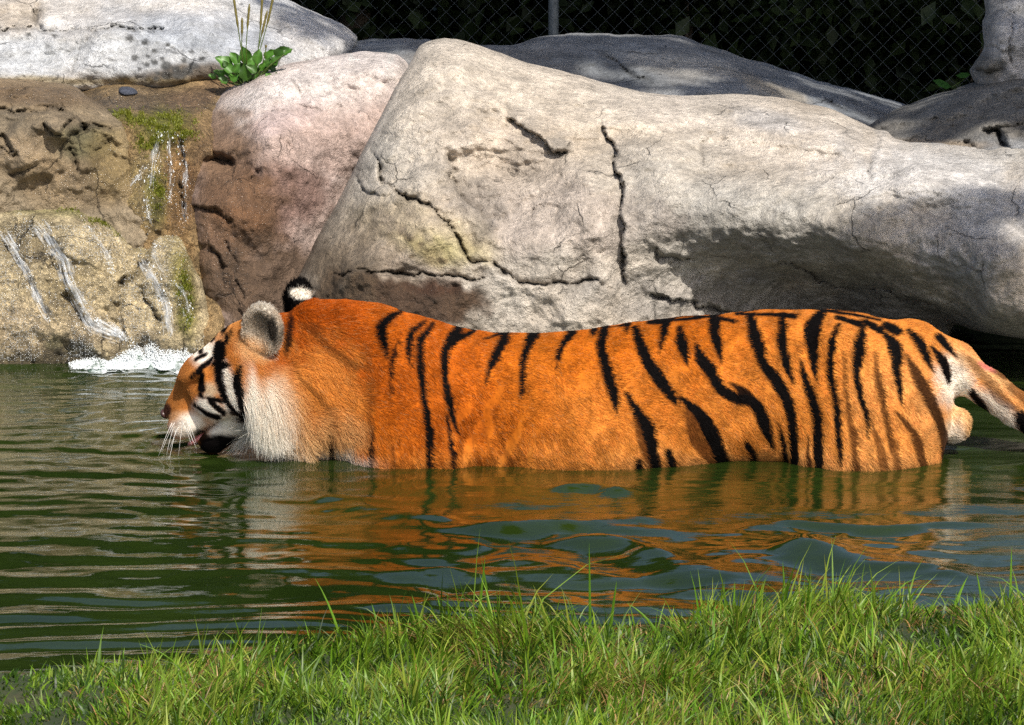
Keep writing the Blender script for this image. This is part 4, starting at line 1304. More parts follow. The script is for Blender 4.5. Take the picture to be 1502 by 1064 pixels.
# ------------------------------------------------------------------ moss on the lip of the stream
def moss(name, label, smp, regions, n, seed):
    r = np.random.default_rng(seed)
    U, V_, P = smp
    w = np.zeros(len(U))
    for cx, cy, rx, ry in regions:
        w += np.exp(-(((U - cx) / rx) ** 2 + ((V_ - cy) / ry) ** 2) * 1.2)
    w *= np.clip(0.35 + fbm(U / 9, V_ / 9, 0, 3, seed), 0, 2)
    w /= w.sum()
    sel = r.choice(len(U), n, p=w)
    base = P[sel] + r.normal(size=(n, 3)) * 0.002
    h = r.uniform(0.004, 0.011, n)
    c = np.array([(0.15, 0.165, 0.016)]) * r.uniform(0.5, 1.5, (n, 1)) * np.array([1, 1, 1])
    V, F, C = blade_mesh(base, h, r.uniform(0.0015, 0.003, n), r.uniform(0, 6.28, n), r.uniform(0.4, 1.3, n), r.uniform(-1, 1, n), c, c * 1.5)
    ob = mesh_obj(name, V, F, M_GRASS, smooth=False, colors=C)
    tag(ob, label, "moss", kind="stuff")


moss("moss", "yellow green moss hanging over the stream lip", channel_s, [(245, 182, 30, 12), (270, 192, 14, 18), (215, 178, 24, 7), (220, 205, 14, 16), (180, 168, 20, 5), (232, 285, 7, 22)], 5200, 61)
moss("moss", "thin line of moss along the rim of the round wet boulder", cascade_s, [(60, 301, 50, 3), (120, 305, 30, 4), (160, 325, 20, 5), (185, 342, 10, 4), (272, 440, 8, 30)], 2600, 62)

# ------------------------------------------------------------------ broad leaved plant on the ledge
M_PLANT = col_mat("plantain_leaf", 0.4, 0.18, 50, bump=0.3, dist=0.004, transl=0.3, spec=0.5)
PY = 2.02
pb = unproj(365, 118, PY)
plant = empty("ledge_plant", tuple(pb))
r_ = np.random.default_rng(91)
LEAVES = [(330, 92, -1.0, 30), (322, 108, -1.3, 26), (345, 86, -0.6, 30), (360, 82, -0.2, 30), (378, 84, 0.2, 30), (395, 82, 0.6, 34), (412, 78, 0.9, 32), (400, 95, 0.9, 28), (340, 110, -0.9, 28), (360, 108, -0.2, 26), (380, 106, 0.4, 28),
          (350, 98, -0.4, 26), (370, 96, 0.1, 26), (422, 76, 1.1, 22), (312, 112, -1.4, 18), (390, 100, 0.6, 24), (335, 100, -0.8, 26), (404, 88, 0.8, 26), (328, 118, -1.2, 20), (352, 118, -0.3, 20)]
LEAVES += [(r_.uniform(318, 412), r_.uniform(90, 118), r_.uniform(-1.2, 1.1), r_.uniform(15, 23)) for _ in range(18)]
for k, (lx, ly, ang, ln) in enumerate(LEAVES):
    c = unproj(lx, ly, PY + r_.uniform(-0.07, 0.05)) - pb
    L = ln / 505 * r_.uniform(0.65, 0.95)
    d = np.array([math.sin(ang), r_.uniform(-0.6, 0.1), 0.55 + 0.3 * math.cos(ang)])
    d /= np.linalg.norm(d)
    sd = np.cross(d, np.array([r_.uniform(-.3, .3), -0.75, 0.65]))
    sd /= np.linalg.norm(sd)
    nn = np.cross(sd, d)
    nt_ = 7
    V = []
    for i in range(nt_):
        t = i / (nt_ - 1)
        w = L * 0.36 * (math.sin(math.pi * min(1.0, 0.06 + 0.94 * t) ** 0.85) ** 0.75 + 0.04)
        p = c + d * L * (t - 0.45) + nn * (-0.18 * L * t * t)
        ruf = 0.10 * L * math.sin(t * 11 + k)
        V += [p - sd * w + nn * (w * 0.35 + ruf), p - sd * w * 0.5 + nn * w * 0.1, p, p + sd * w * 0.5 + nn * w * 0.1, p + sd * w + nn * (w * 0.35 - ruf)]
    F = [(i * 5 + j, i * 5 + j + 1, (i + 1) * 5 + j + 1, (i + 1) * 5 + j) for i in range(nt_ - 1) for j in range(4)]
    base = np.array((0.055, 0.145, 0.016)) * r_.uniform(0.55, 1.5)
    C = np.broadcast_to(base, (len(V), 3)).copy()
    C[2::5] *= 1.4
    mesh_obj("leaf", np.array(V), F, M_PLANT, plant, colors=C)
    # stalk down to the root
    s0 = c - d * L * 0.45
    t = np.linspace(0, 1, 5)[:, None]
    pth = s0 * (1 - t) + np.array([r_.uniform(-.02, .02), 0.0, -0.02]) * t
    V2, F2 = tube(pth, 0.0016, 5)
    mesh_obj("leaf_stalk", V2, F2, M_PLANT, plant, colors=np.broadcast_to(np.array((0.09, 0.13, 0.03)), (len(V2), 3)))
SPIKES = [((355, 80), (349, 40), (342, -8)), ((354, 72), (355, 50), (355, 26)), ((361, 70), (363, 40), (366, 6)), ((378, 80), (382, 40), (385, -10)), ((380, 78), (392, 35), (402, -10)), ((377, 80), (384, 50), (392, 16)), ((389, 80), (390, 70), (390, 66))]
for k, pts in enumerate(SPIKES):
    q = smooth_line([(*p,) for p in pts], 8)
    P = unproj(q[:, 0], q[:, 1], np.full(len(q), PY - 0.02)) - pb
    P = np.concatenate([[np.array([(q[0, 0] - 365) / 1100.0, 0, -0.01])], P])
    t = np.linspace(0, 1, len(P))
    rad = 0.0014 + 0.0022 * sstep(0.45, 0.6, t) * sstep(1.02, 0.93, t) * (1 + 0.25 * np.sin(np.arange(len(P)) * 2.6))
    V, F = tube(P, rad, 7)
    cc = lerp(np.array((0.11, 0.16, 0.03)), np.array((0.20, 0.17, 0.05)), sstep(0.4, 0.6, np.repeat(t, 7))[:, None])
    mesh_obj("seed_spike", V, F, M_PLANT, plant, colors=cc)
tag(plant, "broad leaved green plant with upright seed spikes growing on the ledge", "plant")

# two leaves poking out over the rough boulder in the dark gap
sprig = empty("leaf_sprig", tuple(unproj(1400, 128, 2.25)))
so = np.array(sprig.location)
for (a, b_) in (((1368, 118), (1396, 128)), ((1402, 111), (1424, 110))):
    p0, p1 = unproj(*a, 2.22) - so, unproj(*b_, 2.2) - so
    d = p1 - p0
    up = np.array([0, -0.5, 0.85]) * np.linalg.norm(d) * 0.22
    V = np.array([p0, p0 + d * .35 + up, p0 + d * .75 + up * 0.8, p1, p0 + d * .75 - up, p0 + d * .35 - up, p0 + d * .5 + np.array([0, 0.004, 0])])
    F = [(0, 1, 6), (1, 2, 6), (2, 3, 6), (3, 4, 6), (4, 5, 6), (5, 0, 6)]
    mesh_obj("leaf", V, F, M_PLANT, sprig, colors=np.broadcast_to(np.array((0.05, 0.16, 0.03)), (7, 3)))
V, F = tube(np.array([unproj(1424, 110, 2.2), unproj(1396, 128, 2.2), unproj(1420, 140, 2.15)]) - so, 0.0015, 5)
mesh_obj("stalk", V, F, M_PLANT, sprig, colors=np.broadcast_to(np.array((0.06, 0.10, 0.03)), (len(V), 3)))
tag(sprig, "two small green leaves poking up in the dark gap over the rough boulder", "plant")
# ------------------------------------------------------------------ tiger
TY = 0.16                                   # the tiger wades this far behind the world origin


def projT(P):
    return proj(np.asarray(P) + np.array([0, TY, 0]))


def tz(py, y=0.0):
    return unproj(751.0, py, y + TY)[2]


def tx(px, y=0.0):
    return (px - 751.0) / FPX * ((y + TY + CAM_D) / cP) * 0.995


def smin(a, b, k):
    h = np.clip(0.5 + 0.5 * (b - a) / k, 0, 1)
    return b + (a - b) * h - k * h * (1 - h)


def smax(a, b, k):
    return -smin(-a, -b, k)


def ellip(P, c, r, M=None):
    q = P - np.asarray(c, np.float32)
    if M is not None:
        q = q @ M.astype(np.float32)
    q = q / np.asarray(r, np.float32)
    k = np.sqrt((q * q).sum(-1)) + 1e-6
    k2 = np.sqrt(((q / np.asarray(r, np.float32)) ** 2).sum(-1)) + 1e-6
    return k * (k - 1) / k2


def capsule(P, a, b, ra, rb):
    a, b = np.asarray(a, np.float32), np.asarray(b, np.float32)
    e = b - a
    t = np.clip(((P - a) @ e) / (e @ e), 0, 1)
    return np.sqrt(((P - a - t[..., None] * e) ** 2).sum(-1)) - (ra + (rb - ra) * t)


# trunk sections: px, top py, half width, bottom z
SECT = np.array([
    (420, 450, 0.085, 0.06), (455, 441, 0.120, 0.00), (500, 441, 0.155, -0.05), (560, 450, 0.172, -0.10), (610, 462, 0.182, -0.13), (660, 478, 0.180, -0.14), (720, 489, 0.172, -0.14), (790, 491, 0.182, -0.14),
    (860, 486, 0.196, -0.13), (930, 475, 0.196, -0.11), (1000, 466, 0.186, -0.09), (1080, 460, 0.172, -0.06), (1150, 456, 0.180, -0.04), (1210, 456, 0.190, -0.03), (1270, 462, 0.178, -0.02), (1330, 476, 0.150, 0.0), (1375, 492, 0.105, 0.05)])
S_x = tx(SECT[:, 0])
S_top = np.array([tz(p) for p in SECT[:, 1]])
S_w = SECT[:, 2]
S_bot = SECT[:, 3]

# head frame
HEAD_C = np.array([tx(352), -0.035, tz(527)])
yaw, el = R(13), R(33)
hf = np.array([-math.cos(el) * math.cos(yaw), math.cos(el) * math.sin(yaw), -math.sin(el)])
hl = np.array([-math.sin(yaw), -math.cos(yaw), 0.0])            # towards the near side
hl = hl - hf * (hl @ hf)
hl[2] += 0.06
hl = hl - hf * (hl @ hf)
hl /= np.linalg.norm(hl)
hu = np.cross(hl, hf)
if hu[2] < 0:
    hu = -hu
HM = np.stack([hf, hl, hu], -1)            # columns: forward, near side, up


def hw(f, l, u):
    return HEAD_C + HM @ np.array([f, l, u])


def ear_frame(up, out):
    up = np.array(up, float) / np.linalg.norm(up)
    out = np.array(out, float) - up * (np.array(out, float) @ up)
    out /= np.linalg.norm(out)
    return np.stack([np.cross(up, out), out, up], -1)


# near ear (opens towards the pool side) and far ear (its back shows)
EARS = [(unproj(386, 484, -0.150 + TY) - np.array([0, TY, 0]), ear_frame((0.10, -0.18, 1.0), (-0.45, -0.85, 0.05))),
        (unproj(438, 436, 0.040 + TY) - np.array([0, TY, 0]), ear_frame((0.05, 0.20, 1.0), (-0.45, 0.85, 0.05)))]


def ear_sdf(P, k):
    c, M = EARS[k]
    rx, rz = (0.050, 0.064) if k == 0 else (0.037, 0.048)
    e = ellip(P, c, (rx, 0.028, rz), M)
    cup = ellip(P, c + M @ np.array([0.0, 0.022, 0.006]), (rx * 0.80, 0.025, rz * 0.82), M)
    return smax(e, -cup, 0.006), cup


def tiger_sdf(P):
    x, y, z = P[..., 0], P[..., 1], P[..., 2]
    top = np.interp(x, S_x, S_top).astype(np.float32)
    bot = np.interp(x, S_x, S_bot).astype(np.float32)
    wd = np.interp(x, S_x, S_w).astype(np.float32)
    cz = top - (top - bot) * 0.54
    hz = np.where(z > cz, top - cz, cz - bot)
    kq = np.sqrt((y / wd) ** 2 + ((z - cz) / hz) ** 2) + 1e-6
    d = (kq - 1) * np.minimum(wd, hz) * 0.9
    d = smax(d, (S_x[0] - x).astype(np.float32), 0.06)
    d = smax(d, (x - S_x[-1]).astype(np.float32), 0.05)
    # spine ridge, shoulder, thigh, belly
    d = smin(d, ellip(P, (tx(592), -0.118, 0.07), (0.125, 0.082, 0.25)), 0.035)
    d = smin(d, ellip(P, (tx(600), 0.105, 0.03), (0.13, 0.085, 0.24)), 0.05)
    d = smin(d, ellip(P, (tx(1268), -0.130, 0.05), (0.180, 0.100, 0.25)), 0.035)
    d = smin(d, ellip(P, (tx(1262), 0.120, 0.03), (0.185, 0.095, 0.25)), 0.06)
    d = smin(d, ellip(P, (tx(1345), 0.0, 0.12), (0.09, 0.15, 0.178)), 0.06)
    d = smin(d, ellip(P, (tx(880), -0.03, 0.02), (0.27, 0.178, 0.20)), 0.05)
    d = smin(d, ellip(P, (tx(588), -0.090, 0.24), (0.075, 0.055, 0.095)), 0.03)      # shoulder blade
    d = smin(d, ellip(P, (tx(1225), -0.105, 0.24), (0.075, 0.055, 0.085)), 0.03)    # hip bone
    d = smin(d, ellip(P, (tx(655), -0.150, 0.0), (0.06, 0.055, 0.10)), 0.025)       # elbow
    d = smax(d, -ellip(P, (tx(716), -0.222, 0.12), (0.030, 0.040, 0.17)), 0.035)    # hollow behind the shoulder
    d = smax(d, -ellip(P, (tx(1092), -0.225, 0.06), (0.055, 0.045, 0.15)), 0.04)    # flank
    # legs to the pool floor
    for sx in (-1, 1):
        off = 0.03 * sx
        d = smin(d, capsule(P, (tx(600) + off, 0.11 * sx, 0.0), (tx(625) + off, 0.11 * sx, -0.25), 0.085, 0.062), 0.05)
        d = smin(d, capsule(P, (tx(625) + off, 0.11 * sx, -0.25), (tx(605) + off, 0.11 * sx, -0.54), 0.060, 0.052), 0.03)
        d = smin(d, ellip(P, (tx(590) + off, 0.11 * sx, -0.555), (0.085, 0.06, 0.045)), 0.03)
        d = smin(d, capsule(P, (tx(1270) + off, 0.11 * sx, 0.02), (tx(1215) + off, 0.11 * sx, -0.16), 0.12, 0.08), 0.05)
        d = smin(d, capsule(P, (tx(1215) + off, 0.11 * sx, -0.16), (tx(1305) + off, 0.11 * sx, -0.34), 0.07, 0.048), 0.03)
        d = smin(d, capsule(P, (tx(1305) + off, 0.11 * sx, -0.34), (tx(1280) + off, 0.11 * sx, -0.55), 0.048, 0.044), 0.03)
        d = smin(d, ellip(P, (tx(1265) + off, 0.11 * sx, -0.558), (0.085, 0.055, 0.042)), 0.03)
    # tail
    tl = [(tx(1345), 0.0, tz(519)), (tx(1400), 0.0, tz(538)), (tx(1448), -0.01, tz(565)), (tx(1492), -0.02, tz(597)), (tx(1540), -0.03, tz(626)), (tx(1590), -0.05, tz(652)), (tx(1640), -0.08, tz(676))]
    rr = [0.070, 0.054, 0.043, 0.040, 0.036, 0.032, 0.028]
    for i in range(len(tl) - 1):
        d = smin(d, capsule(P, tl[i], tl[i + 1], rr[i], rr[i + 1]), 0.035 if i < 2 else 0.012)
    # under the tail
    d = smin(d, ellip(P, (tx(1405), -0.045, tz(623, -0.05)), (0.034, 0.034, 0.042)), 0.018)
    d = smin(d, ellip(P, (tx(1402), 0.02, tz(628)), (0.034, 0.034, 0.044)), 0.018)
    # neck and chest
    d = smin(d, capsule(P, (tx(520), 0.0, tz(560)), (tx(405), -0.01, tz(530)), 0.160, 0.105), 0.05)
    d = smin(d, ellip(P, (tx(455), -0.03, tz(590)), (0.11, 0.13, 0.13)), 0.06)
    d = smin(d, ellip(P, (tx(462), -0.070, tz(566)), (0.118, 0.110, 0.135)), 0.022)
    # head
    q = (P - HEAD_C.astype(np.float32)) @ HM.astype(np.float32)
    q2 = q.copy()
    q2[..., 1] = np.abs(q2[..., 1])
    h = ellip(q, (-0.02, 0, 0.0), (0.135, 0.098, 0.085))
    h = smin(h, ellip(q, (0.085, 0, 0.018), (0.075, 0.070, 0.055)), 0.03)
    h = smin(h, capsule(q, (0.10, 0, 0.012), (0.20, 0, -0.012), 0.050, 0.034), 0.03)
    h = smin(h, ellip(q2, (0.182, 0.030, -0.056), (0.056, 0.038, 0.044)), 0.018)
    h = smin(h, ellip(q, (0.228, 0, -0.012), (0.016, 0.022, 0.016)), 0.012)
    h = smin(h, capsule(q, (0.03, 0, -0.100), (0.165, 0, -0.122), 0.052, 0.036), 0.025)
    h = smin(h, ellip(q2, (0.055, 0.066, -0.040), (0.080, 0.046, 0.062)), 0.03)
    h = smax(h, -ellip(q2, (0.100, 0.086, 0.012), (0.026, 0.022, 0.016)), 0.02)           # eye sockets
    h = smax(h, -ellip(q2, (0.175, 0.040, -0.097), (0.065, 0.040, 0.007)), 0.012)         # lip line, mouth a little open
    h = smin(h, ellip(q2, (0.088, 0.060, 0.036), (0.045, 0.024, 0.014)), 0.025)           # brow
    # cheek ruff
    h = smin(h, ellip(q2, (-0.035, 0.080, -0.075), (0.075, 0.052, 0.105)), 0.035)
    d = smin(d, h, 0.035)
    d = smin(d, ear_sdf(P, 0)[0], 0.012)
    d = smin(d, ear_sdf(P, 1)[0], 0.012)
    return d


def surface_nets(F, org, h):
    s = F < 0
    nx, ny, nz = F.shape
    cs = np.zeros((nx - 1, ny - 1, nz - 1), np.int8)
    for a in (0, 1):
        for b in (0, 1):
            for c in (0, 1):
                cs += s[a:nx - 1 + a, b:ny - 1 + b, c:nz - 1 + c]
    act = (cs > 0) & (cs < 8)
    I, J, K = np.nonzero(act)
    acc = np.zeros((len(I), 3))
    cnt = np.zeros(len(I))
    corner = [(a, b, c) for a in (0, 1) for b in (0, 1) for c in (0, 1)]
    for p in corner:
        for ax in range(3):
            if p[ax] == 1:
                continue
            q = list(p)
            q[ax] = 1
            f0 = F[I + p[0], J + p[1], K + p[2]]
            f1 = F[I + q[0], J + q[1], K + q[2]]
            m = (f0 < 0) != (f1 < 0)
            t = np.where(m, f0 / np.where(m, f0 - f1, 1), 0)
            pos = np.array(p, float)[None] + t[:, None] * (np.array(q) - np.array(p))[None]
            acc += np.where(m[:, None], pos, 0)
            cnt += m
    V = (np.stack([I, J, K], -1) + acc / cnt[:, None]) * h + org
    idx = np.full(act.shape, -1, np.int64)
    idx[I, J, K] = np.arange(len(I))
    Q = []
    for ax in range(3):
        sl0 = [slice(None)] * 3
        sl1 = [slice(None)] * 3
        sl0[ax] = slice(0, F.shape[ax] - 1)
        sl1[ax] = slice(1, F.shape[ax])
        a0, a1 = s[tuple(sl0)], s[tuple(sl1)]
        e = np.nonzero(a0 != a1)
        o1, o2 = (ax + 1) % 3, (ax + 2) % 3
        ok = (e[o1] > 0) & (e[o2] > 0) & (e[o1] < F.shape[o1] - 1) & (e[o2] < F.shape[o2] - 1)
        e = [c[ok] for c in e]
        flip = a0[tuple(e)]
        def at(d1, d2):
            c = [c_.copy() for c_ in e]
            c[o1] = c[o1] - d1
            c[o2] = c[o2] - d2
            return idx[tuple(c)]
        quad = np.stack([at(1, 1), at(0, 1), at(0, 0), at(1, 0)], -1)
        quad[~flip] = quad[~flip][:, ::-1]
        Q.append(quad)
    return V, np.concatenate(Q)


VOX = 0.0068
lo = np.array([tx(215), -0.27, -0.62])
hi = np.array([tx(1665), 0.27, 0.52])
gx_ = np.arange(lo[0], hi[0], VOX, dtype=np.float32)
gy_ = np.arange(lo[1], hi[1], VOX, dtype=np.float32)
gz_ = np.arange(lo[2], hi[2], VOX, dtype=np.float32)
F3 = np.empty((len(gx_), len(gy_), len(gz_)), np.float32)
for i0 in range(0, len(gx_), 40):
    A = np.stack(np.meshgrid(gx_[i0:i0 + 40], gy_, gz_, indexing='ij'), -1)
    F3[i0:i0 + 40] = tiger_sdf(A)
TV, TF = surface_nets(F3, lo, VOX)
del F3


def sdf_normal(P):
    P = P.astype(np.float32)
    e = 0.006
    g = np.zeros_like(P)
    for k in range(3):
        o = np.zeros(3, np.float32)
        o[k] = e
        g[:, k] = tiger_sdf(P + o) - tiger_sdf(P - o)
    return g / (np.linalg.norm(g, axis=1, keepdims=True) + 1e-9)


# ---- coat pattern: strokes (points with half-ish widths) drawn over the near flank, mirrored to the far one
K_ = (14, 9, 6)
STR = [
    # points (x, y, width), darkness
    ([(587, 458, 4), (571, 466, 10), (557, 480, 15), (561, 503, 11), (566, 527, 3)], 1), ([(586, 500, 2), (577, 518, 7), (573, 547, 5), (571, 579, 2)], .95), ([(621, 471, 4), (603, 486, 8), (599, 515, 8), (603, 537, 3)], 1),
    ([(633, 475, 6), (618, 497, 11), (615, 532, 10), (621, 582, 9), (628, 635, 10), (628, 690, 8)], 1), ([(672, 475, 6), (663, 497, 16), (652, 521, 12), (653, 562, 10), (661, 606, 8), (671, 635, 3)], 1), ([(693, 484, 6), (672, 497, 9), (658, 512, 8)], 1),
    ([(652, 606, 3), (658, 629, 5), (663, 664, 7), (663, 690, 6)], .95), ([(699, 499, 4), (691, 516, 3)], .6), ([(707, 497, 3), (734, 490, 4)], .9), ([(738, 494, 12), (726, 521, 12), (718, 541, 8), (712, 565, 3)], 1), ([(778, 492, 14), (769, 518, 10), (765, 547, 8), (762, 582, 3)], 1),
    ([(836, 488, 10), (822, 509, 9), (813, 527, 3)], 1), ([(822, 512, 7), (816, 541, 2)], 1), ([(867, 482, 10), (867, 494, 3)], 1), ([(883, 485, 13), (882, 512, 13), (889, 547, 14), (898, 576, 13), (904, 607, 3)], 1), ([(889, 478, 5), (921, 477, 6)], 1), ([(915, 478, 8), (917, 490, 3)], 1),
    ([(930, 483, 8), (939, 509, 14), (954, 539, 15), (975, 569, 16), (992, 594, 5)], 1), ([(997, 583, 5), (1024, 606, 15), (1043, 637, 18), (1063, 690, 18)], 1), ([(1006, 600, 8), (1022, 640, 22), (1044, 672, 18)], .72), ([(917, 576, 4), (934, 606, 13), (950, 635, 17), (960, 690, 13)], .95), ([(930, 610, 6), (942, 650, 12), (952, 680, 12)], .72),
    ([(934, 675, 8), (936, 690, 12)], .9), ([(980, 664, 10), (984, 692, 14)], .95), ([(973, 472, 14), (971, 490, 11), (967, 519, 3)], 1), ([(946, 473, 4), (976, 473, 6)], 1), ([(996, 484, 10), (1000, 509, 14), (1007, 536, 3)], 1),
    ([(1018, 504, 5), (1027, 525, 14), (1041, 544, 16), (1054, 569, 14), (1076, 583, 14), (1101, 588, 14), (1114, 604, 16), (1122, 629, 14), (1132, 656, 4)], 1), ([(1071, 563, 4), (1093, 577, 12), (1108, 594, 8)], .85), ([(1046, 470, 15), (1048, 493, 15), (1057, 532, 3)], 1), ([(1093, 648, 8), (1102, 668, 11), (1106, 692, 10)], .95),
    ([(1098, 467, 13), (1108, 498, 17), (1117, 531, 14), (1139, 561, 16), (1155, 593, 14), (1162, 632, 13), (1166, 690, 9)], 1), ([(1139, 618, 2), (1147, 648, 7), (1154, 696, 10)], .95), ([(1144, 467, 10), (1146, 504, 14), (1153, 536, 10), (1163, 563, 3)], 1),
    ([(1173, 528, 3), (1182, 563, 10), (1195, 604, 12), (1199, 642, 12), (1200, 705, 12)], 1), ([(1186, 640, 2), (1184, 700, 8)], .8), ([(1204, 457, 10), (1191, 479, 20), (1191, 512, 15), (1197, 559, 3)], 1), ([(1227, 477, 6), (1219, 506, 11), (1217, 547, 10), (1225, 591, 9), (1229, 634, 9), (1230, 678, 5)], .93),
    ([(1236, 517, 3), (1240, 580, 5), (1251, 648, 9), (1256, 705, 12)], .72), ([(1262, 479, 8), (1259, 509, 17), (1256, 539, 12), (1259, 572, 9), (1269, 607, 7), (1273, 643, 4)], .95), ([(1284, 517, 3), (1286, 553, 9), (1295, 594, 9), (1303, 635, 8), (1308, 665, 5)], .75),
    ([(1297, 491, 8), (1311, 509, 17), (1314, 539, 12), (1319, 569, 9), (1323, 596, 3)], .95), ([(1327, 520, 3), (1344, 550, 14), (1360, 583, 16), (1376, 615, 12), (1383, 648, 12), (1385, 680, 6)], .80), ([(1314, 605, 4), (1333, 626, 8), (1346, 656, 12), (1357, 695, 9)], .76),
    ([(1278, 621, 3), (1292, 662, 12), (1297, 705, 10)], .68), ([(1311, 648, 8), (1316, 690, 11)], .68), ([(1331, 485, 6), (1349, 506, 13), (1357, 525, 9), (1368, 545, 2)], 1), ([(1365, 508, 4), (1382, 531, 12), (1391, 561, 6)], 1), ([(1375, 493, 11), (1390, 509, 8), (1401, 524, 2)], .95),
    ([(1224, 465, 6), (1256, 474, 8)], 1), ([(1265, 471, 8), (1289, 485, 10)], 1), ([(1297, 477, 10), (1316, 487, 12)], 1), ([(1207, 456, 4), (1250, 461, 3), (1289, 469, 3)], 1), ([(1076, 462, 4), (1120, 461, 4), (1163, 463, 7)], 1), ([(948, 473, 4), (1000, 468, 4), (1043, 465, 4)], 1), ([(1054, 466, 5), (1076, 472, 5)], 1), ([(740, 489, 3), (830, 487, 3)], .8),
    # tail
    ([(1417, 525, 7), (1442, 553, 13), (1466, 583, 14), (1486, 598, 7)], .55), ([(1424, 575, 9), (1439, 598, 11)], .9), ([(1448, 540, 6), (1470, 552, 6)], .7), ([(1480, 564, 12), (1512, 590, 16)], .6), ([(1494, 612, 20), (1512, 640, 20)], .9), ([(1540, 600, 22), (1545, 660, 22)], .9), ([(1590, 630, 24), (1600, 690, 24)], .95), ([(1640, 650, 40), (1650, 720, 40)], 1),
    # neck and head
    ([(451, 478, 10), (468, 498, 9), (485, 514, 11), (516, 534, 9), (539, 539, 5)], .5), ([(420, 525, 4), (440, 556, 5), (474, 593, 9), (485, 650, 9)], .42), ([(482, 635, 4), (484, 662, 7)], .85), ([(548, 625, 3), (543, 650, 5), (539, 690, 6)], .9), ([(448, 478, 9), (462, 478, 7)], .5), ([(573, 655, 5), (578, 690, 5)], .5), ([(672, 640, 2), (680, 690, 4)], .35), ([(690, 628, 2), (701, 685, 4)], .38), ([(705, 612, 2), (722, 672, 5)], .38), ([(720, 600, 2), (735, 645, 5), (752, 692, 7)], .42), ([(745, 632, 2), (778, 690, 5)], .38), ([(698, 556, 2), (712, 600, 4)], .3), ([(655, 570, 6), (662, 640, 8)], .28), ([(730, 560, 3), (742, 600, 5)], .28),
    ([(335, 466, 6), (324, 488, 7)], 1), ([(350, 462, 5), (352, 477, 6)], 1), ([(311, 482, 9), (307, 498, 10)], 1), ([(292, 499, 5), (293, 518, 6)], 1), ([(286, 530, 4), (299, 521, 5)], 1), ([(330, 493, 6), (330, 502, 6)], .95), ([(336, 486, 3), (337, 492, 3)], .9), ([(308, 526, 5), (298, 538, 8), (280, 553, 6)], 1),
    ([(321, 508, 13), (319, 523, 17)], 1), ([(312, 535, 7), (322, 537, 12), (332, 537, 6)], 1), ([(319, 540, 11), (321, 562, 9), (330, 587, 7), (344, 606, 6)], 1), ([(349, 536, 5), (345, 562, 12), (349, 587, 8), (353, 632, 8)], 1), ([(296, 550, 7), (295, 572, 10)], 1), ([(293, 580, 6), (297, 584, 5)], .95),
    ([(305, 585, 6), (325, 591, 7)], 1), ([(307, 590, 6), (328, 608, 7)], 1), ([(284, 592, 3), (302, 607, 5), (320, 614, 7)], 1), ([(338, 607, 4), (340, 609, 4)], 1), ([(345, 611, 5), (346, 618, 5)], .95), ([(255, 620, 2), (268, 617, 2)], .5), ([(252, 625, 2), (270, 622, 2)], .5)]


def sample_pos(P):
    """look the pattern up on the near flank; the far flank carries the mirrored one"""
    Q = P.copy()
    ishead = P[:, 0] < tx(400)
    far = Q[:, 1] > 0.0
    Q[:, 1] = np.where(far & ~ishead, -Q[:, 1], Q[:, 1])
    # head mirrors about its own middle plane
    L = (P - HEAD_C) @ HM
    mf = ishead & (L[:, 1] < 0)
    L2 = L.copy()
    L2[:, 1] = np.abs(L2[:, 1])
    W = HEAD_C + L2 @ HM.T
    Q = np.where(mf[:, None], W, Q)
    u, v = projT(Q)
    return u, v, L2, ishead


def blob(u, v, cx, cy, rx, ry, rot=0.0, soft=0.4, n=0.0):
    c_, s_ = math.cos(R(rot)), math.sin(R(rot))
    a = ((u - cx) * c_ + (v - cy) * s_) / rx
    b = (-(u - cx) * s_ + (v - cy) * c_) / ry
    return sstep(1 + soft, 1 - soft, np.sqrt(a * a + b * b) + n)


ORANGE = np.array((0.430, 0.114, 0.009))
DEEP = np.array((0.330, 0.060, 0.004))
GOLD = np.array((0.620, 0.240, 0.046))
CREAM = np.array((0.740, 0.450, 0.200))
WHITE = np.array((0.860, 0.800, 0.700))
BLACK = np.array((0.004, 0.003, 0.003))
BROWN = np.array((0.120, 0.035, 0.008))


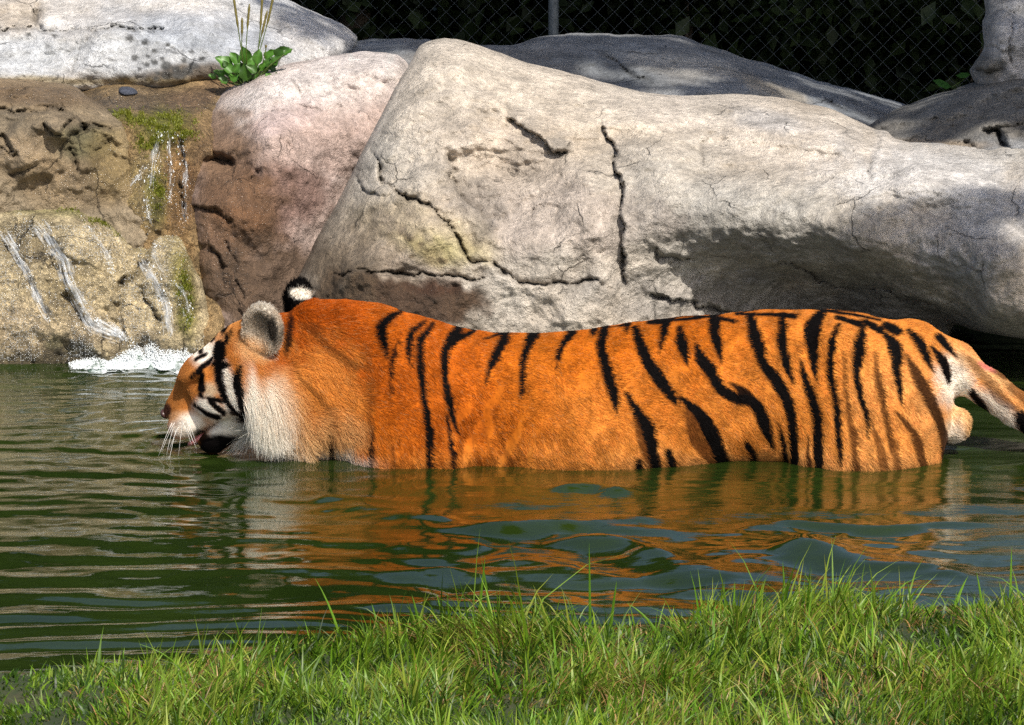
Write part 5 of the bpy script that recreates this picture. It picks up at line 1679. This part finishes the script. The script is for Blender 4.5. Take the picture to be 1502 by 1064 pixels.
def coat(P):
    u, v, L, ishead = sample_pos(P)
    n1 = fbm(u / 22, v / 22, 0, 3, 601)
    n2 = fbm(u / 6, v / 9, 0, 3, 602)
    n3 = fbm(u / 60, v / 60, 0, 2, 603)
    N = 0.18 * n1 + 0.10 * n2
    C = np.broadcast_to(ORANGE, (len(P), 3)).copy()

    def mixc(c, w):
        nonlocal C
        C = C + (np.asarray(c) - C) * np.clip(w, 0, 1)[:, None]
    mixc(DEEP, 0.85 * sstep(640, 480, u) * sstep(640, 560, v))
    mixc(DEEP, 0.55 * blob(u, v, 640, 560, 90, 140, 0, .6, N))
    mixc(GOLD, 0.75 * sstep(980, 1330, u + 40 * n3))
    mixc(CREAM, 0.50 * sstep(1180, 1400, u + 60 * n3) * sstep(470, 640, v))
    mixc(GOLD, 0.65 * sstep(600, 690, v + 25 * n1) * sstep(700, 900, u))
    mixc(GOLD, 0.40 * sstep(720, 900, u + 30 * n3) * sstep(500, 640, v + 30 * n3))
    mixc(CREAM, 0.55 * sstep(650, 700, v + 14 * n1) * sstep(860, 960, u))
    mixc(GOLD, 0.5 * sstep(640, 700, v + 20 * n1) * sstep(520, 560, u))
    mixc(WHITE, 0.85 * blob(u, v, 1398, 560, 26, 34, 0, .5, N))
    mixc(WHITE, 0.85 * blob(u, v, 1450, 598, 60, 18, 36, .5, N))
    mixc(CREAM, 0.75 * blob(u, v, 1440, 540, 50, 16, 38, .6, N))
    mixc(CREAM * 0.95, 0.9 * blob(u, v, 1410, 627, 24, 34, 0, .3, N))
    mixc(WHITE, 0.8 * sstep(1378, 1396, u) * sstep(600, 640, v) * sstep(1420, 1400, u))
    # below the water line pale belly
    mixc(CREAM, 0.8 * sstep(0.0, -0.08, P[:, 2]))
    mottle = 1 + 0.18 * n1 + 0.22 * n2
    C *= mottle[:, None]
    # neck, ruff and head
    hd = sstep(tx(470), tx(430), P[:, 0])
    mixc(GOLD, 0.9 * blob(u, v, 400, 580, 62, 80, 0, .5, N) * hd)
    mixc(DEEP * 1.15, 0.8 * blob(u, v, 405, 545, 26, 34, 20, .7, N) * hd)
    mixc(GOLD * 1.05, 0.75 * blob(u, v, 482, 585, 52, 78, -8, .5, N))
    mixc(CREAM, 0.5 * blob(u, v, 470, 640, 60, 30, 0, .6, N))
    mixc(BROWN, 0.55 * blob(u, v, 541, 610, 5, 80, 0, .8, N))
    mixc(CREAM, 0.8 * blob(u, v, 398, 612, 44, 62, -8, .45, 0.6 * N))
    mixc(WHITE, 0.97 * blob(u, v, 388, 626, 40, 62, -8, .35, 0.6 * N))
    mixc(WHITE, 0.9 * blob(u, v, 365, 585, 13, 60, -6, .5, N))
    mixc(CREAM, 0.8 * blob(u, v, 460, 655, 46, 26, 10, .5, N))
    mixc(WHITE, 0.7 * blob(u, v, 500, 672, 50, 16, 10, .5, N))
    face = blob(u, v, 295, 560, 62, 105, 24, .12) * (P[:, 0] < tx(372))
    mixc(np.array((0.56, 0.22, 0.05)), 0.75 * face)
    mixc(WHITE, 0.98 * blob(u, v, 304, 508, 19, 34, 33, .25, 0.5 * N) * face)          # brow
    mixc(np.array((0.60, 0.26, 0.07)), 0.9 * blob(u, v, 330, 486, 16, 26, 38, .4, N) * face)
    mixc(WHITE, 0.95 * blob(u, v, 332, 570, 13, 46, -14, .35, 0.5 * N))      # cheek flashes
    mixc(np.array((0.46, 0.36, 0.24)), 0.85 * blob(u, v, 307, 573, 13, 12, 0, .5, 0.5 * N))
    mixc(WHITE, 0.95 * blob(u, v, 308, 600, 24, 16, 25, .4, 0.5 * N))
    mixc(WHITE, 0.95 * blob(u, v, 330, 635, 26, 28, 0, .4, 0.5 * N))
    mixc(np.array((0.34, 0.125, 0.03)), 0.92 * blob(u, v, 263, 575, 22, 46, 28, .3, 0.5 * N))      # nose bridge
    mixc(np.array((0.50, 0.28, 0.14)), 0.85 * blob(u, v, 262, 612, 17, 9, -12, .5, 0.5 * N))
    mixc(WHITE * 0.9, 0.9 * blob(u, v, 283, 622, 20, 14, 14, .45, 0.5 * N))
    mixc(WHITE * 0.9, 0.85 * blob(u, v, 268, 632, 22, 12, 10, .4, 0.5 * N))
    # ears
    earn = sstep(0.010, 0.004, ear_sdf(P.astype(np.float32), 0)[0])
    mixc(np.array((0.66, 0.58, 0.47)), 0.95 * earn)
    mixc(WHITE * 0.8, 0.8 * earn * blob(u, v, 382, 450, 24, 9, 0, .6, N))
    mixc(np.array((0.22, 0.17, 0.12)), 0.6 * earn * blob(u, v, 380, 478, 16, 18, 0, .7, N))
    mixc(CREAM, 0.8 * blob(u, v, 368, 512, 24, 16, 20, .5, N) * ishead)
    # stripes
    S = np.zeros(len(P))
    for pts, dk in STR:
        a = np.array(pts, float)
        pl = smooth_line(a, 4)
        wmax = a[:, 2].max() + 6
        m = (u > pl[:, 0].min() - wmax) & (u < pl[:, 0].max() + wmax) & (v > pl[:, 1].min() - wmax) & (v < pl[:, 1].max() + wmax)
        if not m.any():
            continue
        ju, jv = u[m] + 1.0 * n2[m] + 1.2 * n1[m], v[m] + 1.5 * n1[m]
        d, t, _ = poly_dist(ju, jv, pl)
        i = np.clip(t.astype(int), 0, len(pl) - 2)
        w = (pl[i, 2] + (pl[i + 1, 2] - pl[i, 2]) * (t - i)) * 0.60
        s = dk * sstep(w + 1.8, w - 1.6, d)
        S[m] = np.maximum(S[m], s)
    dark = np.where(S[:, None] > 0.82, BLACK, BROWN)
    dark = BROWN + (BLACK - BROWN) * sstep(0.62, 0.88, S)[:, None]
    k = sstep(0.0, 0.55, S) * (0.55 + 0.45 * sstep(0.4, 0.9, S))
    C = C + (dark - C) * k[:, None]
    # bare and dark skin
    mixc(BLACK, 1.0 * blob(u, v, 318, 652, 30, 15, -8, .25, 0.3 * N) * ishead)
    mixc(BLACK, 0.95 * blob(u, v, 297, 641, 14, 8, 35, .3, 0.3 * N) * ishead)
    mixc(np.array((0.05, 0.02, 0.015)), 0.95 * blob(u, v, 244, 602, 7, 10, 10, .3) * ishead)
    mixc(BLACK, 0.9 * blob(u, v, 401, 488, 6, 20, -4, .4, 0.5 * N) * earn)
    mixc(BLACK, 0.95 * blob(u, v, 418, 487, 7, 30, 6, .4, 0.4 * N))
    mixc(BLACK, 0.95 * blob(u, v, 410, 448, 15, 9, 35, .4, 0.4 * N) * (1 - earn))
    mixc(np.array((0.62, 0.20, 0.16)), 0.95 * blob(u, v, 1443, 537, 15, 4.5, 36, .3, 0.3 * N))
    # far ear: black back with a white spot (true position, not mirrored)
    uf, vf = projT(P)
    Lh = (P - HEAD_C) @ HM
    fe = ear_sdf(P.astype(np.float32), 1)[0] < 0.008
    mixc(BLACK, 1.0 * fe)
    mixc(WHITE, 1.0 * fe * blob(uf, vf, 441, 432, 17, 8, 6, .2))
    C = np.where((Lh[:, 2] < -0.2)[:, None], C, C)
    return np.clip(C, 0.003, 0.88)


# relax the mesh a little, then store the coat colours on it
def smooth_mesh(V, Fq, it=2, lam=0.4):
    n = len(V)
    E = np.concatenate([Fq[:, [0, 1]], Fq[:, [1, 2]], Fq[:, [2, 3]], Fq[:, [3, 0]]])
    for _ in range(it):
        s = np.zeros((n, 3))
        c = np.zeros(n)
        for a, b in ((0, 1), (1, 0)):
            for k in range(3):
                s[:, k] += np.bincount(E[:, a], V[E[:, b], k], n)
            c += np.bincount(E[:, a], minlength=n)
        V = V + lam * (s / c[:, None] - V)
    return V


TV = smooth_mesh(TV, TF)
# soft folds of skin behind the elbow
uu, vv = projT(TV)
TN = sdf_normal(TV)
fold = blob(uu, vv, 715, 640, 55, 60, 0, .6)
TV = TV + TN * (0.004 * fold * np.sin((uu * 0.9 + vv * 0.35) / 6.5 + 2 * vnoise(uu / 30, vv / 30, 0, 9)) + 0.003 * fbm(uu / 40, vv / 40, 0, 2, 77))[:, None]
TC = coat(TV)

M_SKIN = col_mat("tiger_coat", 0.75, 0.12, 220, bump=0.3, dist=0.002, spec=0.03)
tiger = empty("tiger", (0, TY, -0.6))
TO = np.array([0, 0, -0.6])
body = mesh_obj("body", TV - TO, TF, M_SKIN, tiger, colors=TC)

# ---- fur as hair strands with the coat's colours
tri = np.concatenate([TF[:, [0, 1, 2]], TF[:, [0, 2, 3]]])
A_, B_, C_ = TV[tri[:, 0]], TV[tri[:, 1]], TV[tri[:, 2]]
cr3 = np.cross(B_ - A_, C_ - A_)
area = 0.5 * np.linalg.norm(cr3, axis=1)
cen = (A_ + B_ + C_) / 3
wgt = area * (cen[:, 2] > -0.02)
nrm_t = TN[tri[:, 0]]
wgt = wgt * np.where((nrm_t[:, 1] > 0.35), 0.25, 1.0) * np.where(cen[:, 0] < tx(425), 2.6, 1.0)
NH = 240000
hr = np.random.default_rng(55)
ti = hr.choice(len(tri), NH, p=wgt / wgt.sum())
r1, r2 = np.sqrt(hr.random(NH)), hr.random(NH)
root = A_[ti] * (1 - r1)[:, None] + B_[ti] * (r1 * (1 - r2))[:, None] + C_[ti] * (r1 * r2)[:, None]
N_ = TN[tri[ti, 0]]
hu_, hv_ = projT(root)
Lr = (root - HEAD_C) @ HM
hcol = coat(root)
face_m = sstep(0.02, 0.06, Lr[:, 0]) * (root[:, 0] < tx(372))
ruff_m = blob(hu_, hv_, 393, 628, 46, 60, 0, .4) * (root[:, 0] < tx(480))
chest_m = blob(hu_, hv_, 485, 650, 60, 40, 0, .5)
neck_m = blob(hu_, hv_, 450, 520, 95, 110, 0, .5)
tail_m = sstep(1395, 1420, hu_)
belly_m = sstep(655, 690, hv_) * sstep(520, 560, hu_)
ear_m = np.minimum(ear_sdf(root.astype(np.float32), 0)[0], ear_sdf(root.astype(np.float32), 1)[0]) < 0.006
ln = 0.0090 + 0.005 * neck_m + 0.044 * ruff_m + 0.014 * chest_m + 0.003 * tail_m + 0.003 * belly_m - 0.0048 * face_m
ln = np.where(ear_m, 0.011, ln) * hr.uniform(0.65, 1.25, NH)
flow = np.zeros((NH, 3))
flow[:, 0] = 1.0
flow[:, 2] = -0.35 - 0.5 * sstep(560, 690, hv_)
flow = flow * (1 - ruff_m)[:, None] + ruff_m[:, None] * np.array([0.10, -0.05, -1.4])
flow = flow * (1 - 0.8 * chest_m)[:, None] + 0.8 * chest_m[:, None] * np.array([0.3, 0, -1.0])
flow = flow * (1 - face_m)[:, None] + face_m[:, None] * (-hf * 0.9 + np.array([0, 0, -0.4]))
flow = np.where(ear_m[:, None], np.array([0.2, -0.4, 0.6]), flow)
sw = fbm(hu_ / 34, hv_ / 34, 0, 2, 611)[:, None]
flow = flow + sw * np.array([0.15, 0.0, 0.6]) + 0.18 * hr.normal(size=(NH, 3))
flow = flow - N_ * (flow * N_).sum(1, keepdims=True)
flow /= np.linalg.norm(flow, axis=1, keepdims=True) + 1e-9
lift = np.where(ear_m, 0.8, 0.24 + 0.14 * neck_m - 0.10 * ruff_m)[:, None]
d0 = flow * (1 - lift * 0.5) + N_ * lift
d0 /= np.linalg.norm(d0, axis=1, keepdims=True)
NP = 5
t = np.linspace(0, 1, NP)
pts = np.zeros((NH, NP, 3))
grav = np.array([0, 0, -1.0]) * (0.22 * (ln / 0.03))[:, None]
for k in range(NP):
    pts[:, k] = root - N_ * 0.0004 + d0 * (ln * t[k])[:, None] + (flow * 0.30 + grav - N_ * 0.07) * (ln * t[k] ** 2)[:, None]
pts[:, 1:] += 0.05 * ln[:, None, None] * hr.normal(size=(NH, NP - 1, 3))
jit = hr.uniform(0.82, 1.18, (NH, 1))
hcol = np.clip(hcol * jit, 0.003, 0.9)
# pale hair tips sprinkled in the long fur
tick = (hr.random(NH) < 0.07) & (hcol.mean(1) > 0.1) & (hu_ > 430) & (ruff_m < 0.3)
hcol = np.where(tick[:, None], hcol * np.array([0.45, 0.35, 0.3]), hcol)
pale_ = (hr.random(NH) < 0.06) & (hcol.mean(1) > 0.1)
hcol = np.where(pale_[:, None], lerp(hcol, CREAM, 0.35), hcol)
hcol = hcol * (1 - 0.42 * sstep(0.030, 0.004, root[:, 2] + 0.010 * fbm(hu_ / 14, hv_ / 14, 0, 2, 640)))[:, None]


def strands(name, pts, rad0, rad1, cols, mat, parent):
    n, k, _ = pts.shape
    cu = bpy.data.hair_curves.new(name)
    cu.add_curves([k] * n)
    cu.attributes["position"].data.foreach_set("vector", pts.astype(np.float32).ravel())
    ra = cu.attributes.get("radius") or cu.attributes.new("radius", 'FLOAT', 'POINT')
    rad = np.broadcast_to(np.asarray(rad0)[..., None] * (1 - np.linspace(0, 1, k)) + np.asarray(rad1)[..., None] * np.linspace(0, 1, k), (n, k))
    ra.data.foreach_set("value", rad.astype(np.float32).ravel())
    ca = cu.attributes.new("Col", 'FLOAT_COLOR', 'CURVE')
    c4 = np.ones((n, 4), np.float32)
    c4[:, :3] = cols
    ca.data.foreach_set("color", c4.ravel())
    cu.materials.append(mat)
    ob = bpy.data.objects.new(name, cu)
    col.objects.link(ob)
    ob.parent = parent
    return ob


def fur_mat():
    m, nt, b, out = new_mat("fur_strand")
    at = node(nt, "ShaderNodeAttribute", attribute_name="Col")
    nt.links.new(at.outputs["Color"], b.inputs["Base Color"])
    b.inputs["Roughness"].default_value = 0.55
    b.inputs["Specular IOR Level"].default_value = 0.06
    return m


M_FUR = fur_mat()
fur = strands("fur", pts - TO, (0.00042 - 0.00012 * face_m) * hr.uniform(0.8, 1.2, NH), np.full(NH, 0.00012), hcol, M_FUR, body)
fur["kind"] = "stuff"

# ---- eyes, nose, tongue, whiskers
def gloss_mat(name, rgb, rough):
    return simple_mat(name, rgb, rough, 0.15, 60, 0.05, 0.001, 0.6)


def ball(center, r, M, seg=14, rings=9):
    V, F = [], []
    for i in range(rings + 1):
        a = math.pi * i / rings
        for j in range(seg):
            b = 2 * math.pi * j / seg
            V.append(center + M @ np.array([r[0] * math.sin(a) * math.cos(b), r[1] * math.sin(a) * math.sin(b), r[2] * math.cos(a)]))
    for i in range(rings):
        for j in range(seg):
            F.append((i * seg + j, (i + 1) * seg + j, (i + 1) * seg + (j + 1) % seg, i * seg + (j + 1) % seg))
    return np.array(V), F


M_EYE = gloss_mat("eye_dark", (0.02, 0.012, 0.006), 0.08)
M_NOSE = gloss_mat("nose_skin", (0.05, 0.02, 0.016), 0.4)
M_TONGUE = gloss_mat("tongue_pink", (0.55, 0.20, 0.19), 0.25)
M_WHISK = gloss_mat("whisker_white", (0.85, 0.83, 0.78), 0.4)
for s in (1, -1):
    V, F = ball(hw(0.102, s * 0.062, 0.012), (0.011, 0.008, 0.008), HM)
    mesh_obj("eye", V - TO, F, M_EYE, tiger)
V, F = ball(hw(0.238, 0, -0.010), (0.009, 0.020, 0.013), HM)
mesh_obj("nose", V - TO, F, M_NOSE, tiger)
V, F = ball(hw(0.195, 0.012, -0.105), (0.030, 0.018, 0.008), HM)
mesh_obj("tongue", V - TO, F, M_TONGUE, tiger)
wr = np.random.default_rng(15)
for k in range(10):
    f0 = 0.175 + 0.012 * (k % 4)
    u0 = -0.040 - 0.009 * (k // 4)
    p0 = hw(f0, 0.058, u0)
    L = wr.uniform(0.05, 0.095)
    dv = HM @ np.array([wr.uniform(-0.7, 0.6), wr.uniform(0.35, 0.8), wr.uniform(-0.5, -0.1)]) + np.array([0, 0, -0.45])
    dv /= np.linalg.norm(dv)
    t = np.linspace(0, 1, 7)[:, None]
    P_ = p0 + dv * L * t + np.array([0, 0, -1.0]) * 0.28 * L * t ** 2
    P_[:, 2] = np.maximum(P_[:, 2], 0.002)
    V, F = tube(P_, 0.00055 * (1 - 0.7 * t[:, 0]), 5)
    mesh_obj("whisker", V - TO, F, M_WHISK, tiger)
tag(tiger, "large orange tiger with black stripes wading in the pool, head lowered to drink", "tiger")
